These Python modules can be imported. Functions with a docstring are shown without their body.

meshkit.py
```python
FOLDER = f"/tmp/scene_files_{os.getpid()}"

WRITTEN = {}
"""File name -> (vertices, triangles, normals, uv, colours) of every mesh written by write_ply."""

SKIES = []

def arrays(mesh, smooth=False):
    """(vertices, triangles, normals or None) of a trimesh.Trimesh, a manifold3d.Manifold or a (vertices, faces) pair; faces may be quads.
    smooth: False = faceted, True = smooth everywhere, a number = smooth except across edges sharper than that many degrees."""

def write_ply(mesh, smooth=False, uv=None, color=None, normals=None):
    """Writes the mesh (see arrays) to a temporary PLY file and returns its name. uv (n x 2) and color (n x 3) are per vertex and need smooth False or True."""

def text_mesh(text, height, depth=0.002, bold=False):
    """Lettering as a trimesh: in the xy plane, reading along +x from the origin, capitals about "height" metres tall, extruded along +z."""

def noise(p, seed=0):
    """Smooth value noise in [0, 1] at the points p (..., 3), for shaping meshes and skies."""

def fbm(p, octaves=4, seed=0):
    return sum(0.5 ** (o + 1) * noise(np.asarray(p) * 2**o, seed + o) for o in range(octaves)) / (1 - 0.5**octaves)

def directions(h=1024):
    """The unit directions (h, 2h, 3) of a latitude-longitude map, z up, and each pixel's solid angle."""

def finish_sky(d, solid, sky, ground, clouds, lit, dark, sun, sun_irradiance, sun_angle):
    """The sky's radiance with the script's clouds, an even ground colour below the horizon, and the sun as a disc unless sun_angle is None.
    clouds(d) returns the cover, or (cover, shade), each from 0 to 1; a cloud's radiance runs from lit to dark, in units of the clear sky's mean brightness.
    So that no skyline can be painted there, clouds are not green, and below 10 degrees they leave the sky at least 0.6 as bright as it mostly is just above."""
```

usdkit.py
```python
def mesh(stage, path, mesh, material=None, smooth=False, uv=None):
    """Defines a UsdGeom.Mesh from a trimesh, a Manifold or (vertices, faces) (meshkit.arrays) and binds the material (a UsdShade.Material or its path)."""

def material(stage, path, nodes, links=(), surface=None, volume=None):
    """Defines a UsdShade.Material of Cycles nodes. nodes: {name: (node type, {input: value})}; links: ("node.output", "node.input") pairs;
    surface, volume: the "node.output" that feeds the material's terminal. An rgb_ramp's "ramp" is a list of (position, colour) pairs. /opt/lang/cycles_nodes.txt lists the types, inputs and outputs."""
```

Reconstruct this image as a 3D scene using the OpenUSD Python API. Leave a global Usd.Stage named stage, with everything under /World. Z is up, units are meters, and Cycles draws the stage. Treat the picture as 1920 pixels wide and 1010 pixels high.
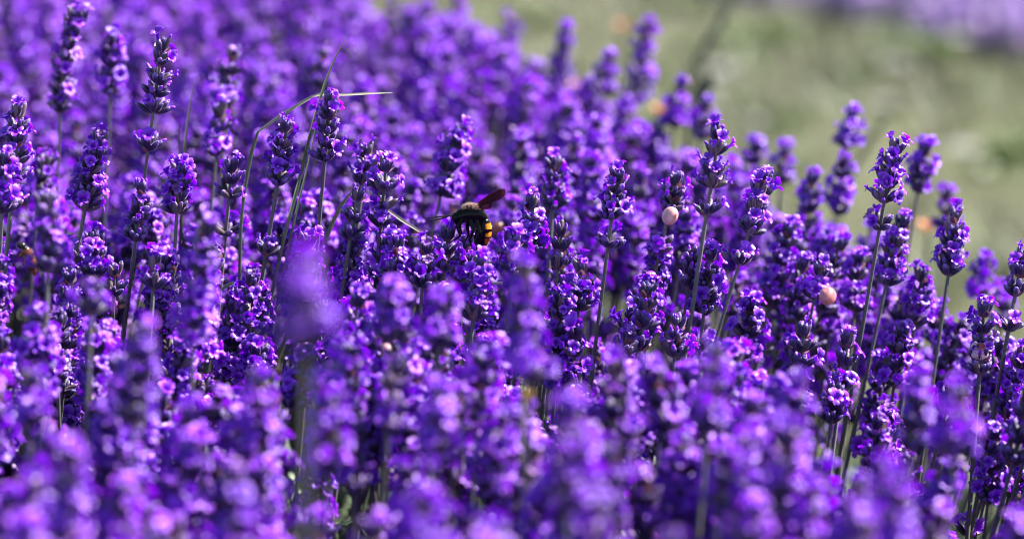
import math
import numpy as np
import trimesh
import usdkit
import meshkit
from pxr import Usd, UsdGeom, UsdLux, UsdShade, Gf, Sdf, Vt

stage = Usd.Stage.CreateInMemory()
UsdGeom.SetStageUpAxis(stage, "Z")
UsdGeom.SetStageMetersPerUnit(stage, 1.0)
World = UsdGeom.Xform.Define(stage, "/World")
stage.SetDefaultPrim(World.GetPrim())
UsdGeom.Scope.Define(stage, "/World/Looks")

# ------------------------------------------------------------------ camera, sky, sun, exposure
PITCH = math.radians(13.0)
CAM = np.array([0.0, 0.0, 0.88])
TX = 1.0 / 6.0                       # tangent of half the horizontal angle
FOCUS = 1.50
FOCAL = 18.0 / TX
EXPOSURE = 2.35
SUN_AZ, SUN_EL = math.radians(72.0), math.radians(48.0)     # azimuth from +y towards +x
SUN_INTENSITY, SKY_STRENGTH = 1.25, 0.05

cam = UsdGeom.Camera.Define(stage, "/World/camera")
cam.AddTranslateOp().Set(Gf.Vec3d(*CAM))
cam.AddRotateXOp().Set(90.0 - math.degrees(PITCH))
cam.CreateHorizontalApertureAttr(36.0)
cam.CreateVerticalApertureAttr(36.0 * 538 / 1024)
cam.CreateFocalLengthAttr(FOCAL)
cam.CreateFStopAttr(FOCAL / 23.0)    # a lens opening 23 mm wide
cam.CreateFocusDistanceAttr(FOCUS)
cam.CreateClippingRangeAttr(Gf.Vec2f(0.05, 2000.0))
cam.CreateExposureAttr(EXPOSURE)

sky_mat = usdkit.material(stage, "/World/Looks/sky", {
    "sky": ("sky_texture", {"sky_type": "single_scattering", "sun_disc": False, "sun_elevation": SUN_EL, "sun_rotation": SUN_AZ}),
    "bg": ("background_shader", {"strength": SKY_STRENGTH})}, [("sky.color", "bg.color")], surface="bg.background")
dome = UsdLux.DomeLight.Define(stage, "/World/sky")
UsdShade.MaterialBindingAPI.Apply(dome.GetPrim()).Bind(sky_mat)
sun = UsdLux.DistantLight.Define(stage, "/World/sun")
sun.CreateIntensityAttr(SUN_INTENSITY)
sun.CreateAngleAttr(0.5)
sun.CreateNormalizeAttr(True)
sun.CreateColorAttr(Gf.Vec3f(1.0, 0.95, 0.87))
sun.AddRotateZOp().Set(180.0 - math.degrees(SUN_AZ))
sun.AddRotateXOp().Set(90.0 - math.degrees(SUN_EL))

R = np.array([1.0, 0, 0]); F = np.array([0, math.cos(PITCH), -math.sin(PITCH)]); U = np.array([0, math.sin(PITCH), math.cos(PITCH)])


def at(px, py, d):
    """The point d metres along the view axis that stands at this place of the 1920 x 1010 photograph."""
    return CAM + d * (F + (px - 960) / 960 * TX * R + (505 - py) / 960 * TX * U)


def proj(p):
    q = np.asarray(p) - CAM
    d = q @ F
    return 960 + q @ R / d / TX * 960, 505 - q @ U / d / TX * 960, d


# ------------------------------------------------------------------ materials
def mat(name, nodes, links, surface):
    return usdkit.material(stage, "/World/Looks/" + name, nodes, links, surface=surface)


# everything on a lavender stalk: per-vertex colour "tint" and "petal" (1 on the thin corolla, 0 elsewhere)
bloom = mat("lavender_bloom", {
    "tint": ("attribute", {"attribute": "tint"}),
    "petal": ("attribute", {"attribute": "petal"}),
    "info": ("object_info", {}),
    "geo": ("geometry", {}),
    "noise": ("noise_texture", {"scale": 420.0, "detail": 3.0}),
    "nr": ("map_range", {"from_min": 0.3, "from_max": 0.7, "to_min": 0.78, "to_max": 1.2}),
    "hr": ("map_range", {"from_min": 0.0, "from_max": 1.0, "to_min": 0.484, "to_max": 0.504}),
    "vr": ("map_range", {"from_min": 0.0, "from_max": 1.0, "to_min": 0.78, "to_max": 1.2}),
    "mv": ("math", {"math_type": "multiply"}),
    "hsv": ("hsv", {"saturation": 1.0}),
    "fine": ("noise_texture", {"scale": 1500.0, "detail": 2.0}),
    "bump": ("bump", {"strength": 0.35, "distance": 0.0006}),
    "calyx": ("principled_bsdf", {"roughness": 0.55, "specular_ior_level": 0.45, "sheen_weight": 0.3, "sheen_roughness": 0.25, "sheen_tint": (0.75, 0.5, 1.0)}),
    "front": ("principled_bsdf", {"roughness": 0.36, "specular_ior_level": 0.5, "sheen_weight": 0.04, "sheen_roughness": 0.35, "sheen_tint": (0.8, 0.7, 1.0)}),
    "through_col": ("hsv", {"hue": 0.494, "saturation": 1.16, "value": 0.95}),
    "through": ("translucent_bsdf", {}),
    "leafmix": ("mix_closure", {"fac": 0.4}),
    "out": ("mix_closure", {})},
    [("geo.position", "noise.vector"), ("geo.position", "fine.vector"), ("noise.fac", "nr.value"), ("info.random", "hr.value"), ("info.random", "vr.value"),
     ("nr.result", "mv.value1"), ("vr.result", "mv.value2"), ("mv.value", "hsv.value"), ("hr.result", "hsv.hue"), ("tint.color", "hsv.color"),
     ("fine.fac", "bump.height"), ("bump.normal", "calyx.normal"), ("bump.normal", "front.normal"),
     ("hsv.color", "calyx.base_color"), ("hsv.color", "front.base_color"), ("hsv.color", "through_col.color"), ("through_col.color", "through.color"),
     ("front.BSDF", "leafmix.closure1"), ("through.BSDF", "leafmix.closure2"),
     ("petal.fac", "out.fac"), ("calyx.BSDF", "out.closure1"), ("leafmix.closure", "out.closure2")], "out.closure")


def leaf_mat(name, a, b, scale=60.0, trans=0.3, rough=0.5):
    return mat(name, {
        "geo": ("geometry", {}), "info": ("object_info", {}),
        "n": ("noise_texture", {"scale": scale, "detail": 4.0}),
        "add": ("math", {"math_type": "add"}), "half": ("math", {"math_type": "multiply", "value2": 0.3}),
        "ramp": ("rgb_ramp", {"ramp": [(0.35, a), (0.85, b)]}),
        "p": ("principled_bsdf", {"roughness": rough}), "t": ("translucent_bsdf", {}), "m": ("mix_closure", {"fac": trans})},
        [("geo.position", "n.vector"), ("info.random", "half.value1"), ("n.fac", "add.value1"), ("half.value", "add.value2"), ("add.value", "ramp.fac"),
         ("ramp.color", "p.base_color"), ("ramp.color", "t.color"), ("p.BSDF", "m.closure1"), ("t.BSDF", "m.closure2")], "m.closure")


M_leaf = leaf_mat("lavender_leaf", (0.06, 0.10, 0.05), (0.13, 0.17, 0.10))
M_blade = leaf_mat("grass_blade", (0.11, 0.165, 0.068), (0.19, 0.225, 0.125), 60.0)
M_straw = leaf_mat("pale_straw", (0.25, 0.24, 0.18), (0.34, 0.32, 0.25), 90.0)
M_dry = leaf_mat("dry_grass", (0.072, 0.080, 0.042), (0.106, 0.110, 0.072), 9.0)
M_weed = leaf_mat("weed_leaf", (0.070, 0.110, 0.030), (0.105, 0.148, 0.046), 12.0)
M_weedstem = leaf_mat("weed_stem", (0.055, 0.066, 0.042), (0.085, 0.092, 0.06), 30.0, 0.1)
M_orange = leaf_mat("orange_petal", (0.40, 0.14, 0.05), (0.46, 0.19, 0.08), 80.0)
M_red = leaf_mat("red_petal", (0.50, 0.13, 0.11), (0.58, 0.20, 0.17), 80.0)
M_yellow = leaf_mat("withered_leaf", (0.55, 0.36, 0.04), (0.66, 0.46, 0.10), 200.0)

M_stone = mat("field_stone", {"geo": ("geometry", {}), "n": ("noise_texture", {"scale": 30.0, "detail": 5.0}),
    "r": ("rgb_ramp", {"ramp": [(0.3, (0.15, 0.148, 0.142)), (0.7, (0.21, 0.205, 0.20))]}), "p": ("principled_bsdf", {"roughness": 0.85}),
    "b": ("bump", {"strength": 0.5, "distance": 0.01})},
    [("geo.position", "n.vector"), ("n.fac", "r.fac"), ("r.color", "p.base_color"), ("n.fac", "b.height"), ("b.normal", "p.normal")], "p.BSDF")
M_ground = mat("field_ground", {"geo": ("geometry", {}),
    "n1": ("noise_texture", {"scale": 2.2, "detail": 6.0, "roughness": 0.6}), "n2": ("noise_texture", {"scale": 45.0, "detail": 6.0, "roughness": 0.65}),
    "r1": ("rgb_ramp", {"ramp": [(0.30, (0.056, 0.069, 0.025)), (0.46, (0.075, 0.081, 0.041)), (0.60, (0.086, 0.088, 0.055)), (0.78, (0.100, 0.100, 0.075))]}),
    "r2": ("rgb_ramp", {"ramp": [(0.3, (0.55, 0.55, 0.55)), (0.7, (1.0, 1.0, 1.0))]}),
    "mix": ("mix_color", {"blend_type": "multiply", "fac": 0.8}),
    "b": ("bump", {"strength": 0.8, "distance": 0.02}), "p": ("principled_bsdf", {"roughness": 0.95, "specular_ior_level": 0.2})},
    [("geo.position", "n1.vector"), ("geo.position", "n2.vector"), ("n1.fac", "r1.fac"), ("n2.fac", "r2.fac"), ("r1.color", "mix.a"), ("r2.color", "mix.b"),
     ("mix.result", "p.base_color"), ("n2.fac", "b.height"), ("b.normal", "p.normal")], "p.BSDF")
# animals: colour per vertex, with a gloss
def tinted(name, rough, spec=0.5, sheen=0.0, sss=0.0, fine=900.0, bump=0.2):
    return mat(name, {"tint": ("attribute", {"attribute": "tint"}), "geo": ("geometry", {}), "n": ("noise_texture", {"scale": fine, "detail": 3.0}),
        "nr": ("map_range", {"from_min": 0.3, "from_max": 0.7, "to_min": 0.85, "to_max": 1.12}), "h": ("hsv", {}),
        "b": ("bump", {"strength": bump, "distance": 0.0005}),
        "p": ("principled_bsdf", {"roughness": rough, "specular_ior_level": spec, "sheen_weight": sheen, "subsurface_weight": sss, "subsurface_scale": 0.002, "subsurface_radius": (1.0, 0.5, 0.4)})},
        [("geo.position", "n.vector"), ("n.fac", "nr.value"), ("nr.result", "h.value"), ("tint.color", "h.color"), ("h.color", "p.base_color"), ("n.fac", "b.height"), ("b.normal", "p.normal")], "p.BSDF")


M_chitin = tinted("insect_cuticle", 0.16, 0.16)
M_shell = tinted("snail_shell", 0.35, 0.4, 0.0, 0.25, 500.0, 0.1)
M_spider = tinted("spider_skin", 0.4, 0.4, 0.1, 0.3, 1200.0, 0.15)
M_fur = mat("insect_hair", {"p": ("principled_bsdf", {"base_color": (0.15, 0.055, 0.042), "roughness": 0.5, "sheen_weight": 0.3})}, [], "p.BSDF")
M_darkfur = mat("insect_dark_hair", {"p": ("principled_bsdf", {"base_color": (0.0016, 0.0010, 0.0010), "roughness": 0.6, "specular_ior_level": 0.08})}, [], "p.BSDF")
M_eye = tinted("insect_eye", 0.08, 0.7, fine=3000.0, bump=0.05)
M_wing = mat("smoky_wing", {"geo": ("geometry", {}), "n": ("noise_texture", {"scale": 700.0, "detail": 2.0}), "tr": ("transparent_bsdf", {"color": (0.34, 0.10, 0.08)}),
    "b": ("bump", {"strength": 0.4, "distance": 0.0004}),
    "g": ("principled_bsdf", {"base_color": (0.022, 0.006, 0.005), "roughness": 0.22}), "m": ("mix_closure", {"fac": 0.42})},
    [("geo.position", "n.vector"), ("n.fac", "b.height"), ("b.normal", "g.normal"), ("tr.BSDF", "m.closure1"), ("g.BSDF", "m.closure2")], "m.closure")

# ------------------------------------------------------------------ prim helpers
_used = {}


def numbered(parent, name):
    k = (parent, name)
    n = _used.get(k, -1) + 1
    _used[k] = n
    return f"{parent}/{name}" + (f"_{n:03d}" if n else "")


def tag(p, label=None, category=None, group=None, kind=None):
    p = p.GetPrim() if hasattr(p, "GetPrim") else p
    for k, v in (("label", label), ("category", category), ("group", group), ("kind", kind)):
        if v:
            p.SetCustomDataByKey(k, v)
    return p


class Geo:
    """Collects triangles with a colour and a petal flag per vertex."""
    def __init__(self):
        self.v, self.f, self.c, self.p, self.n = [], [], [], [], 0

    def add(self, v, f, c, petal=0.0):
        v = np.asarray(v, float)
        c = np.asarray(c, float)
        self.v.append(v); self.f.append(np.asarray(f, int) + self.n)
        self.c.append(np.broadcast_to(c, (len(v), 3))); self.p.append(np.full(len(v), float(petal)))
        self.n += len(v)
        return self

    def merge(self, g, M=None):
        v, f, c, p = g.arrays()
        if M is not None:
            v = v @ M[:3, :3].T + M[:3, 3]
        self.v.append(v); self.f.append(f + self.n); self.c.append(c); self.p.append(p); self.n += len(v)
        return self

    def arrays(self):
        return np.vstack(self.v), np.vstack(self.f), np.vstack(self.c), np.concatenate(self.p)


def put(path, geo, material=None, M=None, smooth=True):
    v, f, c, p = geo.arrays()
    if M is not None:
        v = v @ M[:3, :3].T + M[:3, 3]
    m = usdkit.mesh(stage, path, (v, f), material if material is not None else bloom, smooth=smooth)
    m.CreateDoubleSidedAttr(True)
    api = UsdGeom.PrimvarsAPI(m)
    api.CreatePrimvar("tint", Sdf.ValueTypeNames.Color3fArray, "vertex").Set(Vt.Vec3fArray.FromNumpy(c.astype(np.float32)))
    api.CreatePrimvar("petal", Sdf.ValueTypeNames.FloatArray, "vertex").Set(Vt.FloatArray.FromNumpy(p.astype(np.float32)))
    return m


def xform(path, M=None):
    x = UsdGeom.Xform.Define(stage, path)
    if M is not None:
        x.AddTransformOp().Set(Gf.Matrix4d(*np.asarray(M, float).T.ravel().tolist()))
    return x


def frame(z, roll=0.0, o=(0, 0, 0), s=1.0):
    """A 4x4 matrix whose local z points along z, turned by roll about it."""
    z = np.asarray(z, float); z = z / np.linalg.norm(z)
    a = np.array([1.0, 0, 0]) if abs(z[0]) < 0.9 else np.array([0, 1.0, 0])
    x = a - z * (a @ z); x /= np.linalg.norm(x)
    y = np.cross(z, x)
    c, sn = math.cos(roll), math.sin(roll)
    M = np.eye(4)
    M[:3, 0] = (x * c + y * sn) * s; M[:3, 1] = (-x * sn + y * c) * s; M[:3, 2] = z * s; M[:3, 3] = o
    return M


def grid_faces(nu, nv, wrap=False):
    i, j = np.meshgrid(np.arange(nu - 1), np.arange(nv if wrap else nv - 1), indexing="ij")
    k = (j + 1) % nv
    a, b, c, d = i * nv + j, i * nv + k, (i + 1) * nv + k, (i + 1) * nv + j
    return np.vstack([np.stack([a, b, c], -1).reshape(-1, 3), np.stack([a, c, d], -1).reshape(-1, 3)])


def tube(pts, rad, sides=8, square=0.0):
    """A closed-ended tube along a polyline; square > 0 makes the section four-cornered."""
    p = np.asarray(pts, float); rad = np.broadcast_to(np.asarray(rad, float), (len(p),))
    t = np.gradient(p, axis=0); t /= np.linalg.norm(t, axis=1, keepdims=True) + 1e-12
    ref = np.array([0, 1.0, 0]) if abs(t[:, 1]).mean() < 0.8 else np.array([1.0, 0, 0])
    a = np.cross(t, ref); a /= np.linalg.norm(a, axis=1, keepdims=True) + 1e-12
    b = np.cross(t, a)
    th = np.arange(sides) * 2 * math.pi / sides
    rr = 1 + square * np.cos(4 * th)
    v = p[:, None] + rad[:, None, None] * ((np.cos(th) * rr)[None, :, None] * a[:, None] + (np.sin(th) * rr)[None, :, None] * b[:, None])
    f = grid_faces(len(p), sides, True)
    v = np.vstack([v.reshape(-1, 3), p[0], p[-1]])
    n = len(p) * sides
    j = np.arange(sides); k = (j + 1) % sides
    f = np.vstack([f, np.stack([np.full(sides, n), k, j], -1), np.stack([np.full(sides, n + 1), n - sides + j, n - sides + k], -1)])
    return v, f


# ------------------------------------------------------------------ lavender: calyx, corolla, bract, stalk (millimetres)
MM = 0.001
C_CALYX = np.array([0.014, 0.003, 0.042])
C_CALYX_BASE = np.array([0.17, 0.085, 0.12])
C_TIP = np.array([0.22, 0.11, 0.43])
C_PETAL = np.array([0.290, 0.036, 0.70])
C_LIT_EDGE = np.array([0.48, 0.22, 0.80])  # pale petal edge: sunlit rim highlight put into the colour
C_THROAT = np.array([0.20, 0.012, 0.55])
C_STEM = np.array([0.060, 0.078, 0.040])
C_STEM_TOP = np.array([0.075, 0.064, 0.07])
C_BRACT = np.array([0.22, 0.075, 0.07])


def calyx_geo(rng, L=6.6, W=1.35, bud=0.0, sides=14, rings=7):
    g = Geo()
    z = np.array([0, 0.08, 0.25, 0.48, 0.72, 0.90, 1.0])[:rings]
    r = np.array([0.35, 0.62, 0.90, 1.0, 0.96, 0.80, 0.52])[:rings]
    th = np.arange(sides) * 2 * math.pi / sides
    rib = 1 + 0.075 * np.cos(7 * th)[None, :] * np.clip(1.3 - z, 0.2, 1)[:, None]
    ell = np.stack([np.cos(th) * 1.0, np.sin(th) * 0.9], -1)
    rr = (W * r)[:, None] * rib
    bend = 0.5 * rng.uniform(-1, 1) * z ** 2
    v = np.stack([rr * ell[None, :, 0] + bend[:, None], rr * ell[None, :, 1], np.repeat((z * L)[:, None], sides, 1)], -1)
    # uneven toothed rim
    v[-1, :, 2] += 0.35 * np.cos(5 * th + rng.uniform(0, 6))
    top = np.array([[bend[-1], 0, L * (0.97 + 0.05 * bud)]])
    vv = np.vstack([v.reshape(-1, 3), [[0, 0, -0.1]], top])
    f = grid_faces(len(z), sides, True)
    j = np.arange(sides); k = (j + 1) % sides; n = len(z) * sides
    f = np.vstack([f, np.stack([np.full(sides, n), k, j], -1), np.stack([np.full(sides, n + 1), n - sides + j, n - sides + k], -1)])
    t = np.concatenate([np.repeat(z, sides), [0, 1.0]])[:, None]
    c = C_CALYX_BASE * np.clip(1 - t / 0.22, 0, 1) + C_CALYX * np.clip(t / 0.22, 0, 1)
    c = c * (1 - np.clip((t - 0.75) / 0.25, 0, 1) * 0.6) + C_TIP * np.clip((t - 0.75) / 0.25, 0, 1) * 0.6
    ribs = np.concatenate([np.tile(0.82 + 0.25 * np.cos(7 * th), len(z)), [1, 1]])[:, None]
    if rng.random() < 0.13:                         # a faded, drying calyx
        c = c * 0.3 + np.array([0.13, 0.085, 0.085]) * 0.7
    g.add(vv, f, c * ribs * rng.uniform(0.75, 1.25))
    if bud > 0:                                     # a closed corolla showing at the mouth
        s = trimesh.creation.icosphere(1, 1.0)
        bv = s.vertices * np.array([0.85, 0.85, 1.2 + bud]) + np.array([bend[-1], 0, L + 0.25])
        g.add(bv, s.faces, C_PETAL * 0.9, 0.5)
    else:
        # the small rounded lobe that closes the mouth
        s = trimesh.creation.icosphere(1, 1.0)
        bv = s.vertices * np.array([0.75, 0.6, 0.75]) + np.array([bend[-1] + 0.15, 0, L + 0.1])
        g.add(bv, s.faces, C_TIP * 0.8, 0.0)
    return g


def corolla_geo(rng, L=6.6, S=1.0):
    g = Geo()
    ext = rng.uniform(1.6, 2.8)
    th = np.arange(8) * 2 * math.pi / 8
    zz = np.array([L - 0.8, L + ext * 0.5, L + ext]); r = np.array([0.75, 0.95, 1.35]) * S
    v = np.stack([r[:, None] * np.cos(th), r[:, None] * np.sin(th), np.repeat(zz[:, None], 8, 1)], -1).reshape(-1, 3)
    g.add(v, grid_faces(3, 8, True), C_THROAT, 1.0)
    spent = 0.6 if rng.random() < 0.07 else 0.0            # a few corollas have gone brown
    lobes = [(90 - 36, 3.9, 2.1, 62), (90 + 36, 3.9, 2.1, 62), (-90, 3.0, 1.45, 28), (-90 - 62, 2.6, 1.2, 38), (-90 + 62, 2.6, 1.2, 38)]
    open_ = rng.uniform(-14, 32)
    for ang, LL, WW, up in lobes:
        a = math.radians(ang + rng.uniform(-9, 9)); LL = LL * S * rng.uniform(0.85, 1.15); WW = WW * S * rng.uniform(0.9, 1.15)
        rad = np.array([math.cos(a), math.sin(a), 0]); tan = np.array([-math.sin(a), math.cos(a), 0]); ax = np.array([0, 0, 1.0])
        ns, nt = 6, 5
        b0 = math.radians(up + 25 - open_ * 0.5); b1 = math.radians(up - 45 - open_)
        s = np.linspace(0, 1, ns); beta = b0 + (b1 - b0) * s
        step = LL / (ns - 1)
        pr = np.concatenate([[0], np.cumsum(np.cos(beta[1:]) * step)]); pa = np.concatenate([[0], np.cumsum(np.sin(beta[1:]) * step)])
        hw = WW * np.sqrt(np.clip(1 - ((s - 0.52) / 0.56) ** 2, 0.03, 1)); hw[0] = 0.55 * S
        t = np.linspace(-1, 1, nt)
        ruff = 0.32 * S * np.sin(rng.uniform(0, 6) + 4.2 * t)[None, :] * (s ** 2)[:, None] * rng.uniform(0.4, 1.2)
        cup = rng.uniform(-0.35, 0.75) * (t ** 2)[None, :] * hw[:, None] * s[:, None]
        P = (rad * (1.2 * S) + ax * (L + ext))[None, None] + pr[:, None, None] * rad + pa[:, None, None] * ax \
            + (hw[:, None] * t[None, :])[..., None] * tan + (ruff + cup)[..., None] * ax
        e = np.clip(np.maximum(s[:, None] ** 3, np.abs(t)[None, :] ** 4 * s[:, None]), 0, 1)[..., None]
        mid = np.exp(-(t / 0.25) ** 2)[None, :, None] * (1 - s)[:, None, None] * 0.35
        c = (C_THROAT * (1 - s)[:, None, None] + C_PETAL * s[:, None, None]) * (1 - mid)
        c = c * (1 - 0.45 * e) + C_LIT_EDGE * 0.45 * e
        c = c * (1 - spent) + np.array([0.17, 0.10, 0.075]) * spent
        g.add(P.reshape(-1, 3), grid_faces(ns, nt), c.reshape(-1, 3) * rng.uniform(0.9, 1.1), 1.0)
    return g


def shrivelled_geo(rng, L=6.6):
    """A corolla not yet open: three or four crumpled lobes."""
    g = corolla_geo(rng, L, 0.62)
    v, f, c, p = g.arrays()
    k = np.clip((v[:, 2] - L) / 4, 0, 1)
    v[:, :2] *= (1 - 0.45 * k)[:, None]
    out = Geo(); out.add(v, f, c * 0.95, 1.0)
    return out


def bract_geo(rng):
    s = np.linspace(0, 1, 5); t = np.linspace(-1, 1, 3)
    hw = 1.9 * np.sin(math.pi * np.clip(s * 0.86 + 0.14, 0, 1)) ** 0.8; hw[-1] = 0.12
    P = np.stack([np.repeat((1.0 + 3.2 * s ** 1.1)[:, None], 3, 1) + 0.5 * (t ** 2)[None, :] * hw[:, None], hw[:, None] * t[None, :], np.repeat((-0.6 + 3.6 * s)[:, None], 3, 1)], -1)
    g = Geo(); c = C_BRACT * (1 - s)[:, None] + np.array([0.16, 0.10, 0.12]) * s[:, None]
    return g.add(P.reshape(-1, 3), grid_faces(5, 3), np.repeat(c, 3, 0) * rng.uniform(0.7, 1.2), 0.45)


def pieces_pool(seed, n=14):
    rng = np.random.default_rng(seed)
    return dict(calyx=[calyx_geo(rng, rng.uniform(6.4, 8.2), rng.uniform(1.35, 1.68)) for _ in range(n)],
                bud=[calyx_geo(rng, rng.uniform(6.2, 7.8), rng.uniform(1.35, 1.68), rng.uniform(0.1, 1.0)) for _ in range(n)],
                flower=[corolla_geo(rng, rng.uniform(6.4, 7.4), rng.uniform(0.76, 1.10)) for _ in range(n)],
                half=[shrivelled_geo(rng, 7.0) for _ in range(n)], bract=[bract_geo(rng) for _ in range(5)])


POOL = pieces_pool(5)


def head_plan(rng, L, head, opened, full=1.0, remotes=(), width=1.0):
    """Whorls of one stalk, in millimetres from its base: [(height, [(kind, matrix), ...]), ...]."""
    n = max(2, int(round(head / 7.3)))
    heights = list(L - head + (head - 7.0) * (np.arange(n) / max(n - 1, 1)) + rng.uniform(-1.3, 1.3, n))
    opened = opened * 0.68
    bend, bdir = rng.uniform(-1, 1) * 0.0026, rng.uniform(0, 6.28)
    plan = []
    for i, h in enumerate(list(remotes) + heights):
        remote = i < len(remotes)
        k = i - len(remotes)
        u = 0.0 if remote else k / max(n - 1, 1)
        count = int(round((rng.integers(5, 9) if remote else (12.0 - 3.6 * u + rng.uniform(-1.8, 1.4))) * full))
        if not remote and k == n - 1:
            count = max(5, int(round(7 * full)))
        items = []
        phase = rng.uniform(0, 6.28)
        for q in range(count):
            phi = phase + 2 * math.pi * q / count + rng.uniform(-0.25, 0.25)
            tilt = math.radians((52 - 20 * u ** 1.5) * rng.uniform(0.5, 1.25) * width)
            if k == n - 1 and not remote:
                tilt *= rng.uniform(0.35, 0.9)
            zdir = np.array([math.sin(tilt) * math.cos(phi), math.sin(tilt) * math.sin(phi), math.cos(tilt)])
            o = np.array([0.9 * math.cos(phi), 0.9 * math.sin(phi), h + rng.uniform(-0.9, 0.9)])
            s = rng.uniform(0.86, 1.16) * (1.0 - 0.10 * u)
            # the corolla's upper lip faces the stalk's tip
            up = np.array([0, 0, 1.0]); y = up - zdir * zdir[2]; y /= np.linalg.norm(y) + 1e-9
            x = np.cross(y, zdir)
            M = np.eye(4); M[:3, 0] = x * s; M[:3, 1] = y * s; M[:3, 2] = zdir * s; M[:3, 3] = o
            x_ = rng.random()
            is_open = x_ < opened
            half = (not is_open) and x_ < opened + 0.16
            items.append(("bud" if (not is_open and not half and rng.random() < 0.4) else "calyx", M))
            if is_open:
                items.append(("flower", M))
            elif half:
                items.append(("half", M))
        for sgn in (0, math.pi):
            a = phase + sgn
            M = np.eye(4); M[:3, :3] = np.array([[math.cos(a), -math.sin(a), 0], [math.sin(a), math.cos(a), 0], [0, 0, 1]]); M[:3, 3] = (0, 0, h)
            items.append(("bract", M))
        off = bend * max(0.0, h - (L - head)) ** 2
        for _, M in items:
            M[:3, 3] += (off * math.cos(bdir), off * math.sin(bdir), 0)
        plan.append((h, items))
    return plan


def stem_geo(rng, L, head, sides=8, rad=1.05):
    n = 7
    z = np.concatenate([np.linspace(0, L - head, n), [L - head * 0.5, L - 3]])
    w = rng.uniform(-1, 1, 2) * 5
    k = np.clip(1 - z / L, 0, 1) ** 2
    pts = np.stack([w[0] * k, w[1] * k, z], -1)
    r = rad * (1.25 - 0.45 * z / L); r[-2:] *= 0.8
    v, f = tube(pts, r, sides, 0.14)
    t = np.clip(v[:, 2] / L, 0, 1)[:, None] ** 2
    return Geo().add(v, f, C_STEM * (1 - t) + C_STEM_TOP * t)


_pick = {}


def piece(rng, kind):
    return POOL[kind][rng.integers(len(POOL[kind]))]


def S_mm(M=None):
    D = np.diag([MM, MM, MM, 1.0])
    return D if M is None else D @ M


def fine_stalk(path, rng, L, head, opened, full=1.0, remotes=(), width=1.0):
    """stem, and whorls whose calyces, corollas and bracts are pieces of their own."""
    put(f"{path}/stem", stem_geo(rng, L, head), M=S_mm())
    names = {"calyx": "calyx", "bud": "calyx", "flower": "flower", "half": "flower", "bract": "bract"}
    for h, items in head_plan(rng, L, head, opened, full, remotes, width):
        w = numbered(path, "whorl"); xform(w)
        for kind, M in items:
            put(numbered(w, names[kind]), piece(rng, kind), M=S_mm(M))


def plain_stalk(path, rng, L, head, opened, full=1.0, remotes=(), width=1.0):
    """stem, and each whorl one piece: for stalks too soft in the photograph to show their calyces."""
    put(f"{path}/stem", stem_geo(rng, L, head, 6), M=S_mm())
    for h, items in head_plan(rng, L, head, opened, full, remotes, width):
        g = Geo()
        for kind, M in items:
            g.merge(piece(rng, kind), S_mm(M))
        put(numbered(path, "whorl"), g)


def joined_stalk(rng, L, head, opened, full=1.0, remotes=(), width=1.0):
    g = Geo().merge(stem_geo(rng, L, head, 5), S_mm())
    for h, items in head_plan(rng, L, head, opened, full, remotes, width):
        for kind, M in items:
            g.merge(piece(rng, kind), S_mm(M))
    return g


# ------------------------------------------------------------------ ground
def ground_height(x, y):
    p = np.stack([x * 1.3, y * 1.3, np.zeros_like(x)], -1)
    return (meshkit.fbm(p, 3, 3) - 0.5) * 0.05


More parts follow.
